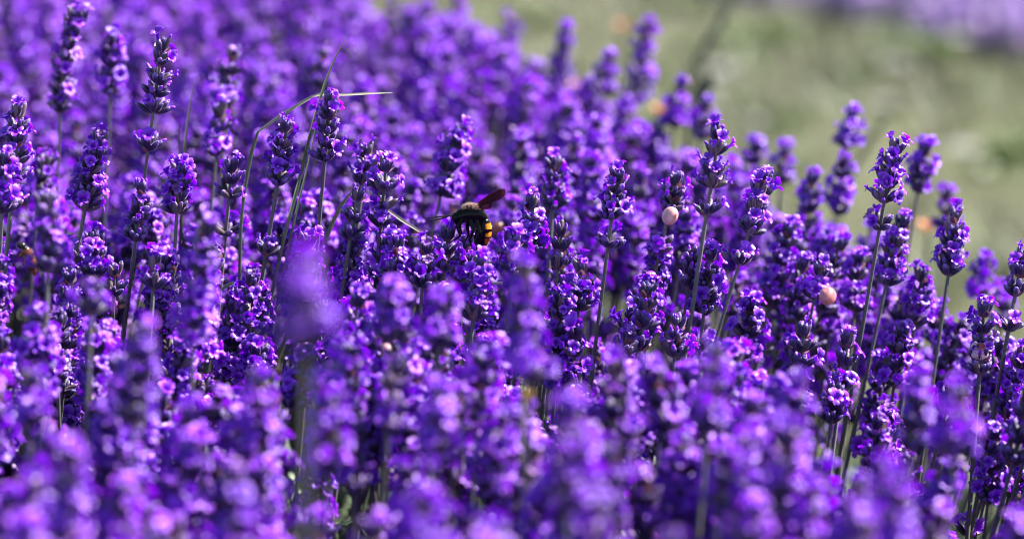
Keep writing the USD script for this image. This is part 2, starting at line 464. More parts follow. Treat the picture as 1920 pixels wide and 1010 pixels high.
gx = np.concatenate([[-150, -60, -20, -8], np.linspace(-4, 5, 60), [9, 20, 60, 150]])
gy = np.concatenate([[-60, -20, -6], np.linspace(-2, 9, 70), [14, 30, 80, 250]])
X, Y = np.meshgrid(gx, gy, indexing="ij")
Z = ground_height(X, Y) * np.exp(-(np.maximum(np.hypot(X, Y - 3) - 6, 0) / 6) ** 2)
gm = usdkit.mesh(stage, "/World/ground", (np.stack([X, Y, Z], -1).reshape(-1, 3), grid_faces(len(gx), len(gy))), M_ground, smooth=True)
tag(gm, "dry field ground with sparse grass between the lavender rows", "ground", kind="structure")

# ------------------------------------------------------------------ the lavender row: hand-placed stalks
HEROES = []          # (tip px, bottom px, low px, depth, short name) of every hand-placed stalk
BLOCK = []           # picture boxes that nearer random stalks keep clear of: (x0, y0, x1, y1, depth)


def in_plane(px, py, y):
    """The point of the upright plane y = const (world) seen at this place of the photograph."""
    r = F + (px - 960) / 960 * TX * R + (505 - py) / 960 * TX * U
    return CAM + r * ((y - CAM[1]) / r[1])


def hero(seed, tip, bottom, low, d, opened, label, short=None, remotes=(), fine=True, full=1.0, width=1.0, group=None, L=0.36):
    rng = np.random.default_rng(1000 + seed)
    d = d + 0.06 if 1.0 <= d < 1.2 else d
    T = at(*tip, d)
    lo = in_plane(*low, T[1] - rng.uniform(-0.01, 0.02))
    ax = (T - lo) / np.linalg.norm(T - lo)
    base = T - ax * L
    head = np.linalg.norm(T - in_plane(*bottom, T[1])) * 1000
    rem = [max(40.0, (L - np.linalg.norm(T - in_plane(*q, T[1]))) * 1000) for q in remotes]
    path = numbered("/World", "lavender_stalk")
    x = xform(path, frame(ax, rng.uniform(0, 6.28), base))
    tag(x, label, "lavender", group)
    (fine_stalk if fine else plain_stalk)(path, rng, L * 1000 - 2.0, max(head - 2, 9.0), opened, full, rem, width)
    HEROES.append((tip, bottom, low, d, short or label))
    if fine:
        BLOCK.append((min(tip[0], bottom[0]) - 26, tip[1] - 6, max(tip[0], bottom[0]) + 26, bottom[1] + 8, d))
    return T, ax


SH, NEAR, FAR = "lavender stalks in sharp focus", "blurred lavender stalks close to the camera", "blurred lavender stalks along the far edge of the row"
# in focus, from the left of the row to its right
hero(1, (40, 182), (27, 330), (12, 480), 1.49, 0.35, "lavender spike with pale crown flower beside the left picture edge", "pale-crowned spike at the left edge", [(18, 388)], group=SH)
hero(2, (10, 270), (4, 395), (-4, 560), 1.46, 0.75, "densely open lavender spike cut by the left picture edge", None, [], group=SH)
hero(3, (185, 240), (143, 392), (130, 560), 1.50, 0.55, "right-leaning open lavender spike on a tall bare stem with one bud whorl", "right-leaning spike on the tall bare stem", [(139, 490)], group=SH, full=1.15)
hero(4, (308, 58), (283, 214), (258, 430), 1.50, 0.16, "tallest dark budded lavender spike with a loose whorl hanging well below", "tallest dark lavender spike", [(277, 288)], group=SH)
hero(5, (268, 330), (252, 455), (236, 600), 1.50, 0.12, "dark budded lavender spike straight under the tallest spike", None, [], group=SH, full=1.1)
hero(6, (338, 296), (332, 400), (322, 560), 1.51, 0.6, "open lavender spike right beneath the tallest dark spike", None, [], group=SH)
hero(7, (437, 290), (428, 372), (408, 600), 1.52, 0.4, "small lavender spike under the bend of the kinked grass blade", None, [(424, 443)], group=SH)
hero(8, (542, 212), (520, 350), (488, 540), 1.50, 0.3, "dark lavender spike left of the straight grass blade, pale flower on its tip", "dark spike left of the straight grass blade", [(508, 482)], group=SH)
hero(9, (622, 160), (606, 306), (594, 460), 1.50, 0.22, "dark lavender spike crossing the tip of the kinked grass blade", "dark spike at the kinked grass blade", [], group=SH)
hero(10, (726, 290), (716, 360), (704, 540), 1.50, 0.4, "lavender spike with two separate whorls in front of the pale straw", "two-whorled spike by the pale straw", [(716, 392), (712, 428)], group=SH, full=1.15)
hero(11, (674, 340), (664, 412), (636, 580), 1.495, 0.12, "short dark budded lavender spike just left of the two-whorled spike", None, [(655, 447)], group=SH)
hero(12, (690, 262), (676, 345), (664, 470), 1.54, 0.65, "open lavender spike rising behind the short dark budded spike", None, [], group=SH)
hero(13, (745, 440), (733, 520), (725, 660), 1.48, 0.8, "fully open lavender spike with white-edged flowers below the straw tip", None, [], group=SH)
hero(14, (800, 445), (788, 535), (780, 680), 1.48, 0.45, "budded lavender spike with an open crown below the wasp's antenna", None, [], group=SH, full=1.1)
hero(15, (842, 415), (832, 500), (820, 640), 1.495, 0.85, "open lavender spike whose top meets the wasp's head", None, [], group=SH)
hero(16, (874, 440), (868, 525), (858, 680), 1.515, 0.55, "shaded lavender spike that the black wasp clings to", "spike under the wasp", [], group=SH)
hero(17, (904, 474), (884, 588), (872, 720), 1.465, 0.85, "lavender spike in bright bloom right below the wasp's abdomen", None, [], group=SH)
hero(18, (1002, 360), (985, 470), (975, 620), 1.51, 0.45, "sharp lavender spike to the right of the wasp's raised wing", "sharp spike right of the wasp", [], group=SH, full=1.1)
hero(19, (970, 428), (955, 520), (948, 640), 1.47, 0.8, "low open lavender spike right of the wasp's abdomen", None, [], group=SH)
hero(20, (1042, 285), (1034, 385), (1026, 560), 1.58, 0.4, "slightly soft lavender spike behind the sharp spike right of the wasp", None, [], group=SH)
hero(21, (1056, 412), (1048, 500), (1030, 640), 1.50, 0.0, "thin half-dry lavender spike with sparse grey buds on a pale stem", None, [], group=SH, full=0.5, width=0.75)
hero(22, (1160, 306), (1156, 412), (1104, 740), 1.49, 0.4, "tall lavender spike on a long dark leaning stem in the middle of the row", "tall spike on the long dark stem", [(1152, 464)], group=SH)
hero(23, (1274, 312), (1262, 398), (1226, 520), 1.53, 0.4, "lavender spike carrying the round white snail", "spike carrying the round snail", [(1247, 470)], group=SH)
hero(24, (1351, 230), (1337, 352), (1288, 650), 1.475, 0.5, "tall sunlit lavender spike with a detached whorl, right of the round snail", "tall sunlit spike right of the round snail", [(1336, 402)], group=SH)
hero(25, (1443, 310), (1402, 430), (1346, 625), 1.50, 0.35, "strongly right-leaning lavender spike with a lone bud pair low on the stem", "strongly leaning spike", [(1382, 488)], group=SH)
hero(26, (1299, 460), (1290, 540), (1280, 620), 1.51, 0.0, "slender unopened grey-violet lavender spike between two long stems", None, [], group=SH, full=0.5, width=0.7)
hero(27, (1680, 250), (1664, 384), (1612, 650), 1.50, 0.4, "tall compact lavender spike standing sharp against the green ground", "tall spike sharp against the green ground", [(1654, 434)], group=SH)
hero(28, (1797, 385), (1776, 515), (1760, 640), 1.54, 0.4, "broad lavender spike against the ground, farthest right of the tall ones", "broad spike at the ground edge", [], group=SH, full=1.2)
hero(29, (1690, 400), (1672, 530), (1622, 720), 1.56, 0.55, "broad lavender spike tucked behind the stem of the tall spike against the ground", None, [], group=SH, full=1.2)
hero(30, (1735, 490), (1708, 610), (1690, 760), 1.57, 0.75, "bushy open lavender spike below the broad spike behind the tall stem", None, [], group=SH, full=1.15)
hero(31, (1922, 455), (1912, 548), (1868, 740), 1.50, 0.5, "lavender spike cut by the right picture edge on a leaning stem", "spike at the right edge", [(1896, 615)], group=SH)
hero(32, (1846, 560), (1838, 695), (1828, 820), 1.49, 0.55, "lavender spike with the pale crab spider hidden among its whorls", "spike with the crab spider", [], group=SH)
hero(33, (1216, 522), (1200, 610), (1188, 760), 1.475, 0.2, "dark budded lavender spike right of the long dark stem, one flower on top", None, [(1196, 650)], group=SH)
hero(34, (1272, 580), (1262, 668), (1255, 800), 1.48, 0.35, "lavender spike with drooping top flower just left of the long stem's foot", None, [], group=SH)
hero(35, (1092, 482), (1084, 580), (1076, 700), 1.485, 0.85, "full open lavender spike left of the long dark stem", None, [], group=SH)
hero(36, (1082, 596), (1074, 700), (1066, 820), 1.47, 0.85, "open lavender spike at the foot of the long dark stem", None, [], group=SH)
hero(37, (1505, 478), (1490, 600), (1480, 760), 1.58, 0.65, "open lavender spike left of the pink half-hidden snail", None, [], group=SH, full=1.1)
hero(38, (1540, 488), (1528, 560), (1500, 700), 1.55, 0.6, "lavender spike that the pink half-hidden snail hangs on", "spike with the pink snail", [], group=SH)
hero(39, (1510, 600), (1497, 690), (1488, 800), 1.50, 0.1, "rim-lit budded lavender spike below the pink half-hidden snail", None, [], group=SH, full=0.8)
hero(40, (1592, 618), (1574, 720), (1562, 840), 1.48, 0.3, "rim-lit lavender spike with upright club-like buds, below the tall stem", None, [], group=SH, full=1.1)
hero(41, (1612, 470), (1600, 580), (1592, 700), 1.60, 0.45, "soft lavender spike directly left of the tall stem against the ground", None, [], group=SH)
hero(42, (1690, 600), (1672, 720), (1660, 860), 1.54, 0.75, "dense open lavender spike under the bushy open spike near the ground edge", None, [], group=SH, full=1.2)
hero(43, (1868, 790), (1850, 940), (1838, 1080), 1.44, 0.6, "big sharp lavender spike in the lower right corner over a fan of stems", "big spike in the lower right corner", [], group=SH, full=1.2)
hero(44, (216, 488), (214, 560), (208, 680), 1.50, 0.0, "small brownish budded lavender spike left of the dark stem", None, [], group=SH, full=0.7, width=0.8)
hero(45, (292, 470), (286, 540), (280, 660), 1.47, 0.9, "low open lavender spike with one bright flower under the dark budded spike", None, [], group=SH)
hero(46, (478, 500), (470, 600), (462, 760), 1.485, 0.85, "open lavender spike at the foot of the straight grass blade", None, [], group=SH, full=1.1)
hero(47, (490, 600), (474, 710), (462, 840), 1.47, 0.7, "deep violet lavender spike under the one at the grass blade's foot", None, [], group=SH, full=1.1)
hero(48, (1565, 700), (1556, 790), (1548, 900), 1.47, 0.6, "low open lavender spike beneath the club-like buds, half in shade", None, [], group=SH)

# soft, close to the camera
hero(60, (575, 478), (575, 640), (572, 900), 0.97, 0.7, "most blurred near lavender spike rising highest from the front of the row", "tallest blurred near spike", fine=False, group=NEAR, full=1.1)
hero(61, (992, 482), (985, 690), (970, 960), 1.25, 0.75, "tall blurred lavender spike in front of the wasp's flower cluster", "tall blurred spike near the middle", fine=False, group=NEAR, full=1.2)
hero(62, (742, 520), (732, 640), (724, 800), 1.28, 0.75, "soft open lavender spike below the white-edged sharp spike, left of its twin", None, fine=False, group=NEAR, full=1.2)
hero(63, (832, 525), (826, 645), (812, 800), 1.28, 0.75, "soft open lavender spike under the wasp, right of its twin", None, fine=False, group=NEAR, full=1.2)
hero(64, (372, 410), (360, 640), (352, 860), 1.31, 0.75, "long soft lavender spike between the dark stem and the grass blades", None, fine=False, group=NEAR, full=1.2)
hero(65, (96, 350), (88, 500), (84, 700), 1.36, 0.6, "soft lavender spike that hides most of the brown bee", "soft spike over the bee", fine=False, group=NEAR, full=1.15)
hero(66, (252, 600), (250, 790), (246, 1000), 1.14, 0.75, "broad blurred lavender spike under the dark budded spike's stem", None, fine=False, group=NEAR, full=1.15)
hero(67, (1340, 640), (1325, 800), (1310, 1000), 1.22, 0.6, "broad blurred lavender spike in front of the tall sunlit spike's stem", None, fine=False, group=NEAR, full=1.2)
hero(68, (1080, 752), (1066, 940), (1050, 1200), 1.04, 0.7, "very blurred lavender spike low in front of the long dark stem", None, fine=False, group=NEAR, full=1.1)
hero(69, (822, 715), (820, 880), (812, 1100), 1.14, 0.75, "very blurred lavender spike below the soft twin spikes", None, fine=False, group=NEAR, full=1.1)
hero(70, (486, 700), (480, 860), (476, 1100), 1.16, 0.7, "blurred lavender spike below the deep violet sharp spike", None, fine=False, group=NEAR, full=1.1)
hero(71, (135, 835), (128, 1010), (120, 1250), 1.04, 0.7, "very blurred lavender spike in the lower left corner", None, fine=False, group=NEAR)
hero(72, (625, 730), (612, 880), (604, 1080), 1.13, 0.7, "very blurred lavender spike under the highest near spike", None, fine=False, group=NEAR)
hero(73, (1495, 690), (1482, 850), (1470, 1050), 1.24, 0.7, "soft lavender spike below the rim-lit buds of the pink snail's neighbours", None, fine=False, group=NEAR, full=1.1)
hero(74, (1725, 690), (1706, 835), (1690, 1040), 1.26, 0.7, "soft lavender spike left below the spike with the crab spider", None, fine=False, group=NEAR, full=1.1)
hero(75, (1605, 890), (1590, 1060), (1580, 1250), 1.07, 0.7, "very blurred lavender spike at the bottom edge beneath the club-like buds", None, fine=False, group=NEAR)
hero(76, (795, 925), (790, 1100), (786, 1300), 1.0, 0.7, "very blurred lavender spike at the bottom edge below the soft twins", None, fine=False, group=NEAR)
hero(77, (445, 870), (440, 1040), (436, 1250), 1.06, 0.7, "very blurred lavender spike at the bottom edge left of the tall near one", None, fine=False, group=NEAR)
hero(78, (1405, 930), (1392, 1100), (1380, 1300), 1.04, 0.7, "very blurred lavender spike at the bottom edge right of the long stem", None, fine=False, group=NEAR)
hero(79, (1242, 700), (1234, 800), (1226, 960), 1.32, 0.5, "dark-based soft lavender spike right of the long dark stem's foot", None, fine=False, group=NEAR)
hero(80, (175, 520), (170, 590), (164, 760), 1.30, 0.7, "small soft lavender spike low beside the foot of the tall bare stem", None, fine=False, group=NEAR)
hero(81, (1000, 660), (990, 720), (984, 900), 1.20, 0.5, "short blurred lavender spike with a yellow withered leaf below its head", None, fine=False, group=NEAR)
hero(82, (1800, 720), (1786, 850), (1774, 1050), 1.20, 0.7, "soft lavender spike right below the crab spider's spike", None, fine=False, group=NEAR)
hero(83, (60, 690), (54, 800), (46, 1000), 1.22, 0.75, "blurred lavender spike low at the left edge under the bee", None, fine=False, group=NEAR)

# soft, behind
hero(100, (1212, 34), (1196, 190), (1180, 300), 2.00, 0.7, "tall far blurred lavender spike just right of the orange flower dot", "far spike by the orange dot", [], fine=False, group=FAR)
hero(101, (1140, 100), (1132, 175), (1122, 320), 1.95, 0.7, "far blurred lavender spike below left of the orange flower dot", None, fine=False, group=FAR)
hero(102, (1054, 48), (1042, 200), (1030, 330), 2.03, 0.7, "far blurred double lavender spike standing alone left of the orange dot", None, fine=False, group=FAR)
hero(103, (1280, 150), (1258, 240), (1240, 380), 1.90, 0.6, "far blurred lavender spike in front of the dark weed leaf", None, fine=False, group=FAR)
hero(104, (1325, 180), (1308, 260), (1294, 400), 1.88, 0.8, "far blurred lavender spike just right of the dark weed leaf", None, fine=False, group=FAR)
hero(105, (1472, 270), (1460, 345), (1450, 500), 1.85, 0.7, "far blurred lavender spike right of the strongly leaning spike's tip", None, fine=False, group=FAR)
hero(106, (1416, 262), (1404, 335), (1396, 480), 1.86, 0.6, "far blurred lavender spike peeping between two tall sharp spikes", None, fine=False, group=FAR)
hero(107, (1596, 205), (1584, 278), (1566, 420), 1.80, 0.75, "blurred lavender spike standing highest against the ground strip", "highest blurred spike against the ground", fine=False, group=FAR, full=1.15)
hero(108, (1582, 285), (1568, 400), (1556, 520), 1.75, 0.7, "blurred lavender spike directly below the highest one against the ground", None, fine=False, group=FAR)
hero(109, (1528, 322), (1510, 450), (1496, 580), 1.72, 0.6, "blurred lavender spike lower left of the highest one against the ground", None, fine=False, group=FAR, full=1.1)
hero(110, (1737, 264), (1712, 358), (1694, 520), 1.70, 0.7, "soft round lavender spike just right of the tall sharp spike", None, fine=False, group=FAR, full=1.2)
hero(111, (1780, 348), (1768, 430), (1756, 560), 1.82, 0.7, "blurred lavender spike behind the broad spike at the ground edge", None, fine=False, group=FAR)
hero(112, (958, 28), (940, 120), (930, 260), 2.10, 0.7, "far blurred lavender spike where the row meets the ground strip", None, fine=False, group=FAR)
hero(113, (862, -10), (850, 60), (842, 200), 2.2, 0.7, "far blurred lavender spike cut by the top edge at the ground strip", None, fine=False, group=FAR)
hero(114, (122, 10), (112, 215), (104, 400), 1.63, 0.4, "tall soft dark lavender spike left of the tallest dark spike", None, fine=False, group=FAR, full=1.1)
hero(115, (212, 50), (206, 180), (200, 330), 1.67, 0.5, "soft plump lavender spike between the tall soft spike and the tallest dark one", None, fine=False, group=FAR, full=1.25)
hero(116, (432, 85), (420, 200), (412, 380), 1.68, 0.5, "soft lavender spike right of the tallest dark spike", None, fine=False, group=FAR)
hero(117, (415, 185), (402, 290), (394, 420), 1.62, 0.5, "soft lavender spike low between the grass tips right of the tallest spike", None, fine=False, group=FAR, full=1.2)
hero(118, (606, 85), (598, 165), (590, 300), 1.78, 0.1, "pale sparse blurred lavender spike behind the straight grass blade's tip", None, fine=False, group=FAR, full=0.6, width=0.8)
hero(119, (862, 222), (824, 366), (800, 480), 1.60, 0.55, "broad soft lavender spike above the wasp's antenna", "broad soft spike above the antenna", fine=False, group=FAR, full=1.25, width=1.15)
hero(120, (1765, 560), (1752, 640), (1744, 760), 1.62, 0.6, "soft lavender spike left of the crab spider's spike", None, fine=False, group=FAR)
hero(121, (80, 285), (68, 390), (60, 520), 1.62, 0.7, "soft lavender spike behind the pale-crowned spike at the left edge", None, fine=False, group=FAR)
for n_, (tx, ty, bx, by, dd, text) in enumerate([
        (905, 66, 894, 150, 2.12, "far blurred lavender spike left of the one where the row meets the strip"),
        (1008, 118, 998, 200, 2.06, "far blurred lavender spike low left of the far double spike"),
        (1098, 150, 1088, 235, 2.0, "far blurred lavender spike low right of the far double spike"),
        (1172, 178, 1160, 262, 1.95, "far blurred lavender spike under the pair by the orange dot"),
        (1238, 226, 1226, 310, 1.9, "far blurred lavender spike beneath the dark weed leaf, left side"),
        (1376, 300, 1364, 380, 1.82, "far blurred lavender spike just right of the tall sunlit spike"),
        (1640, 420, 1628, 500, 1.78, "blurred lavender spike left behind the tall sharp spike's lower whorl"),
        (1846, 470, 1836, 552, 1.72, "blurred lavender spike between the broad edge spike and the right edge"),
        (1884, 530, 1872, 610, 1.75, "lower blurred lavender spike near the right picture edge")]):
    hero(130 + n_, (tx, ty), (bx, by), (bx - 14, by + 150), dd, 0.7, text, None, fine=False, group=FAR, full=1.05)
BLOCK += [(908, 402, 962, 456, 1.62), (795, 345, 955, 490, 1.49), (1225, 375, 1290, 440, 1.52), (1522, 522, 1580, 596, 1.535), (1805, 610, 1875, 690, 1.48), (470, 165, 740, 330, 1.52), (20, 445, 75, 515, 1.44)]

# ------------------------------------------------------------------ the lavender row: the crowd between them
EDGE = np.array([[0.52, 0.4], [0.45, 1.0], [0.37, 1.4], [0.255, 1.88], [0.10, 2.25], [-0.14, 2.65], [-0.50, 3.1], [-1.0, 3.6]])
SIL = np.array([[-200, -400], [700, -120], [820, 25], [960, 92], [1090, 172], [1230, 255], [1390, 335], [1480, 400], [1580, 445], [1720, 525], [1850, 600], [1930, 640], [2200, 800]], float)


def edge_x(y):
    return np.interp(y, EDGE[:, 1], EDGE[:, 0])


def canopy(x, y):
    z = np.interp(y, [0.3, 0.9, 1.2, 1.5, 1.65, 2.0, 3.0], [0.54, 0.542, 0.552, 0.548, 0.538, 0.562, 0.58])
    inside = np.clip((edge_x(y) - x) * 0.88 / 0.20, 0, 1)
    return z - 0.11 * (1 - inside) ** 2


rng = np.random.default_rng(77)
KINDS = []
for i in range(12):
    kr = np.random.default_rng(300 + i)
    KINDS.append(dict(L=360.0, head=[38, 30, 46, 34, 52, 27, 40, 36, 44, 32, 48, 24][i], opened=[0.5, 0.75, 0.6, 0.9, 0.35, 0.95, 0.15, 0.75, 0.45, 0.25, 0.8, 0.6][i], full=[1.0, 1.1, 1.05, 1.1, 1.1, 1.1, 0.95, 1.2, 1.1, 0.9, 1.15, 1.0][i],
                      remotes=[[], [300], [], [306], [], [], [296, 308], [], [292], [], [286], [312]][i]))

SUN = np.array([math.cos(SUN_EL) * math.sin(SUN_AZ), math.cos(SUN_EL) * math.cos(SUN_AZ), math.sin(SUN_EL)])
SUNLIT = [at(880, 395, 1.49), at(910, 430, 1.492), at(1258, 405, 1.503), at(1552, 553, 1.53), at(1840, 650, 1.486)]   # animals that the sun reaches between the stalks


def shades(T, ax, head):
    for q in SUNLIT:
        for t in (0.0, 0.5, 1.0):
            e = T - ax * head * t - q
            a = e @ SUN
            if 0.004 < a and np.linalg.norm(e - SUN * a) < 0.013:
                return True
    return False


crowd = []
step = 0.0285
for yy in np.concatenate([np.arange(0.35, 3.3, step), np.arange(1.62, 2.75, step * 1.9) + 0.013, np.arange(0.75, 1.42, step * 1.5) + 0.011]):
    half = (yy + 0.1) * TX * 1.05 + 0.22
    for xx in np.arange(-half - (0.1 if yy > 1 else 0), min(half, edge_x(yy)), step):
        x, y = xx + rng.uniform(-0.5, 0.5) * step, yy + rng.uniform(-0.5, 0.5) * step
        z = canopy(x, y) - abs(rng.normal(0, 0.055 if y < 1.38 else 0.036 if y < 1.6 else 0.046)) + 0.012
        k = int(rng.integers(len(KINDS))); s = float(rng.uniform(0.86, 1.14)) * (1.1 if y < 1.4 else 1.0); roll = float(rng.uniform(0, 6.28))
        near_edge = np.clip(1 - (edge_x(y) - x) / 0.3, 0, 1)
        ax = np.array([0.085 + 0.16 * near_edge + rng.normal(0, 0.10), rng.normal(-0.01, 0.08), 1.0]); ax /= np.linalg.norm(ax)
        keep = rng.random()
        px, py, d = proj((x, y, z))
        if x > edge_x(y) - 0.01 or d < 0.72:
            continue
        if 1.2 < d < 1.46 and keep < 0.18:
            continue
        if 1.52 < d < 1.72 and keep < 0.38:
            continue
        if d < 1.2 and keep < 0.12:
            continue
        if py < np.interp(px, SIL[:, 0], SIL[:, 1]) - 10 + 30 * keep ** 2:
            # too tall for the row's outline there: a shorter stalk
            want = np.interp(px, SIL[:, 0], SIL[:, 1]) + rng.uniform(-6, 75)
            z = CAM[2] + d * (F[2] + (505 - want) / 960 * TX * U[2])
            if z < 0.33:
                continue
            px, py, d = proj((x, y, z))
        T = np.array([x, y, z]); base = T - ax * 0.36 * s
        hl = KINDS[k]["head"] / 1000 * s
        b = proj(T - ax * hl); m = proj(T - ax * 0.16)
        w = 0.009 / d / TX * 960
        bad = shades(T, ax, hl)
        for x0, y0, x1, y1, dd in BLOCK:
            if d < dd - 0.012:
                grow = 0.5 * 0.025 * abs(d - FOCUS) / d / FOCUS / TX * 960 * 0.8
                if x0 - w - grow < px < x1 + w + grow and y0 - grow < b[1] and py - grow < y1:
                    bad = True; break
                ys = (y0 + y1) / 2
                t = (ys - py) / max(m[1] - py, 1.0)
                if 0 < t < 3 and x0 + 4 < px + (m[0] - px) * t < x1 - 4 and d < 1.4 and keep < 0.85:
                    bad = True; break
        if bad:
            continue
        for tip, bot, low, dd, _ in HEROES:      # two stalks do not share one place
            if abs(dd - d) < 0.025 and abs(tip[0] - px) < 22 and py < bot[1] and b[1] > tip[1]:
                bad = True; break
        if not bad:
            crowd.append([T, ax, k, s, roll, px, py, d, b, base])

for c in list(crowd):
    if c[7] < 1.42 and rng.random() < 0.55:
        T = c[0] + np.array([rng.normal(0, 0.012), rng.normal(0, 0.012), -rng.uniform(0.05, 0.12)])
        k = int(rng.integers(len(KINDS))); s = float(rng.uniform(0.85, 1.05)); ax = c[1] + rng.normal(0, 0.05, 3); ax /= np.linalg.norm(ax)
        px, py, d = proj(T)
        crowd.append([T, ax, k, s, float(rng.uniform(0, 6.28)), px, py, d, proj(T - ax * KINDS[k]["head"] / 1000 * s), T - ax * 0.36 * s])

# how much of each shows: a coarse picture of the row, nearest stalks first
BW, BH, Q = 480, 253, 4.0
owner = np.full((BH, BW), -1)
yy, xx = np.mgrid[0:BH, 0:BW] * Q + Q / 2


def stamp(idx, tip, bot, d):
    wpx = 0.0085 / d / TX * 960
    x0, x1 = min(tip[0], bot[0]) - wpx, max(tip[0], bot[0]) + wpx
    a, b_, c, e = int(max(x0 / Q, 0)), int(min(x1 / Q + 1, BW)), int(max(tip[1] / Q, 0)), int(min(bot[1] / Q + 1, BH))
    if a >= b_ or c >= e:
        return 0
    t = np.clip((yy[c:e, a:b_] - tip[1]) / max(bot[1] - tip[1], 1), 0, 1)
    sel = (abs(xx[c:e, a:b_] - (tip[0] + (bot[0] - tip[0]) * t)) < wpx) & (owner[c:e, a:b_] < 0)
    owner[c:e, a:b_][sel] = idx
    return int(sel.sum())


order = sorted([(c[7], i, (c[5], c[6]), c[8]) for i, c in enumerate(crowd)] + [(h[3], 10000, h[0], h[1]) for h in HEROES], key=lambda q: q[0])
shows = np.zeros(len(crowd))
for d, i, tip, bot in order:
    n = stamp(i, tip, bot, d)
    if i < 10000:
        shows[i] = n
N_SINGLE = 300 - len(HEROES)
single = set(np.argsort(-shows, kind="stable")[:N_SINGLE].tolist())
single = {i for i in single if shows[i] >= 12}

for i, kd in enumerate(KINDS):
    path = f"/World/lavender_kind_{i:03d}"
    stage.CreateClassPrim(path)
    plain_stalk(path, np.random.default_rng(500 + i), kd["L"], kd["head"], kd["opened"], kd["full"], kd["remotes"])

# labels: each stalk of the crowd by its look and by where it stands from a stalk or animal one can find
LAND = [((890, 410), "the black wasp"), ((1256, 407), "the round white snail"), ((1550, 557), "the pink half-hidden snail"), ((1840, 650), "the pale crab spider"),
        ((48, 480), "the brown bee"), ((600, 180), "the kinked grass blade's bend"), ((1170, 55), "the orange flower dot")]
for tip, bot, low, d, short in HEROES:
    if len(short.split()) <= 7:
        LAND.append((((tip[0] + bot[0]) / 2, (tip[1] + bot[1]) / 2), "the " + short))
ORD = ["", "second ", "third ", "fourth ", "fifth ", "sixth ", "seventh ", "eighth ", "ninth ", "tenth "]
seen_labels = {}
rows = []
for i in single:
    T, ax, k, s, roll, px, py, d, b, base = crowd[i]
    cx, cy = (px + b[0]) / 2, (py + b[1]) / 2
    blur = "very blurred near" if d < 1.08 else "blurred near" if d < 1.33 else "sharp" if d < 1.58 else "soft" if d < 1.75 else "blurred far"
    near = sorted((math.hypot(cx - q[0], cy - q[1]), q, nm) for q, nm in LAND)[0]
    dx, dy = cx - near[1][0], cy - near[1][1]
    side = ("left of" if dx < 0 else "right of") if abs(dx) > 1.6 * abs(dy) else ("above" if dy < 0 else "below") if abs(dy) > 1.6 * abs(dx) else ("above and left of" if dx < 0 else "above and right of") if dy < 0 else ("below and left of" if dx < 0 else "below and right of")
    look = "open-flowered" if KINDS[k]["opened"] > 0.62 else "budded" if KINDS[k]["opened"] < 0.47 else "half-open"
    rows.append((near[0], i, blur, look, side, near[2]))
rows.sort()
LABEL = {}
for dist, i, blur, look, side, nm in rows:
    key = (blur, look, side, nm)
    n = seen_labels.get(key, 0); seen_labels[key] = n + 1
    t = f"{ORD[min(n, 9)]}{blur} {look} lavender spike {side} {nm}"
    LABEL[i] = t if len(t.replace("-", " ").split()) <= 16 else t.replace("above and ", "upper ").replace("below and ", "lower ").replace(" lavender spike", " spike")
for i in sorted(single):
    T, ax, k, s, roll, px, py, d, b, base = crowd[i]
    x = xform(numbered("/World", "lavender_stalk"), frame(ax, roll, base, s))
    p = x.GetPrim()
    p.GetReferences().AddInternalReference(f"/World/lavender_kind_{k:03d}")
    p.SetInstanceable(True)
    tag(p, LABEL[i], "lavender", NEAR if d < 1.33 else SH if d < 1.58 else FAR)


def instancer(path, protos, mats, idx, label, category, kind="stuff"):
    pi = UsdGeom.PointInstancer.Define(stage, path)
    targets = []
    for j, (geo, material) in enumerate(protos):
        q = f"{path}/kinds/kind_{j:03d}"
        if j == 0:
            UsdGeom.Xform.Define(stage, f"{path}/kinds")
        put(q, geo, material)
        targets.append(q)
    pi.CreatePrototypesRel().SetTargets([Sdf.Path(t) for t in targets])
    pos, quat, scl = [], [], []
    for M in mats:
        s = np.linalg.norm(M[:3, 0]); Rm = M[:3, :3] / s
        q = trimesh.transformations.quaternion_from_matrix(np.block([[Rm, np.zeros((3, 1))], [np.zeros((1, 3)), np.ones((1, 1))]]))
        pos.append(Gf.Vec3f(*map(float, M[:3, 3]))); quat.append(Gf.Quath(*map(float, q))); scl.append(Gf.Vec3f(float(s)))
    pi.CreatePositionsAttr(pos); pi.CreateOrientationsAttr(quat); pi.CreateScalesAttr(scl); pi.CreateProtoIndicesAttr([int(k) for k in idx])
    tag(pi, label, category, kind=kind)
    return pi


rest = [i for i in range(len(crowd)) if i not in single]
protos = [(joined_stalk(np.random.default_rng(700 + i), kd["L"], kd["head"], kd["opened"], kd["full"], kd["remotes"]), bloom) for i, kd in enumerate(KINDS)]
instancer("/World/lavender_crowd", protos, [frame(crowd[i][1], crowd[i][4], crowd[i][9], crowd[i][3]) for i in rest], [crowd[i][2] for i in rest],
          "crowded violet lavender spikes filling the row between the single stalks", "lavender")

# narrow grey-green leaves low in the row
def leaf_strip(L, W, droop, rng, n=6, fold=0.25):
    s = np.linspace(0, 1, n); t = np.array([-1.0, 0, 1.0])
    hw = W * np.clip(np.sin(math.pi * np.clip(0.12 + 0.88 * s, 0, 1)) ** 0.7, 0.02, 1)
    x = L * (s * math.cos(0.9) + droop * s ** 2 * 0.5); z = L * (s * math.sin(0.9) - droop * s ** 2 * 0.4)
    P = np.stack([np.repeat(x[:, None], 3, 1), hw[:, None] * t[None, :], z[:, None] + fold * hw[:, None] * (t ** 2)[None, :]], -1)
    return P.reshape(-1, 3), grid_faces(n, 3)


def rotz(v, a):
    c, s = math.cos(a), math.sin(a)
    return v @ np.array([[c, s, 0], [-s, c, 0], [0, 0, 1.0]])


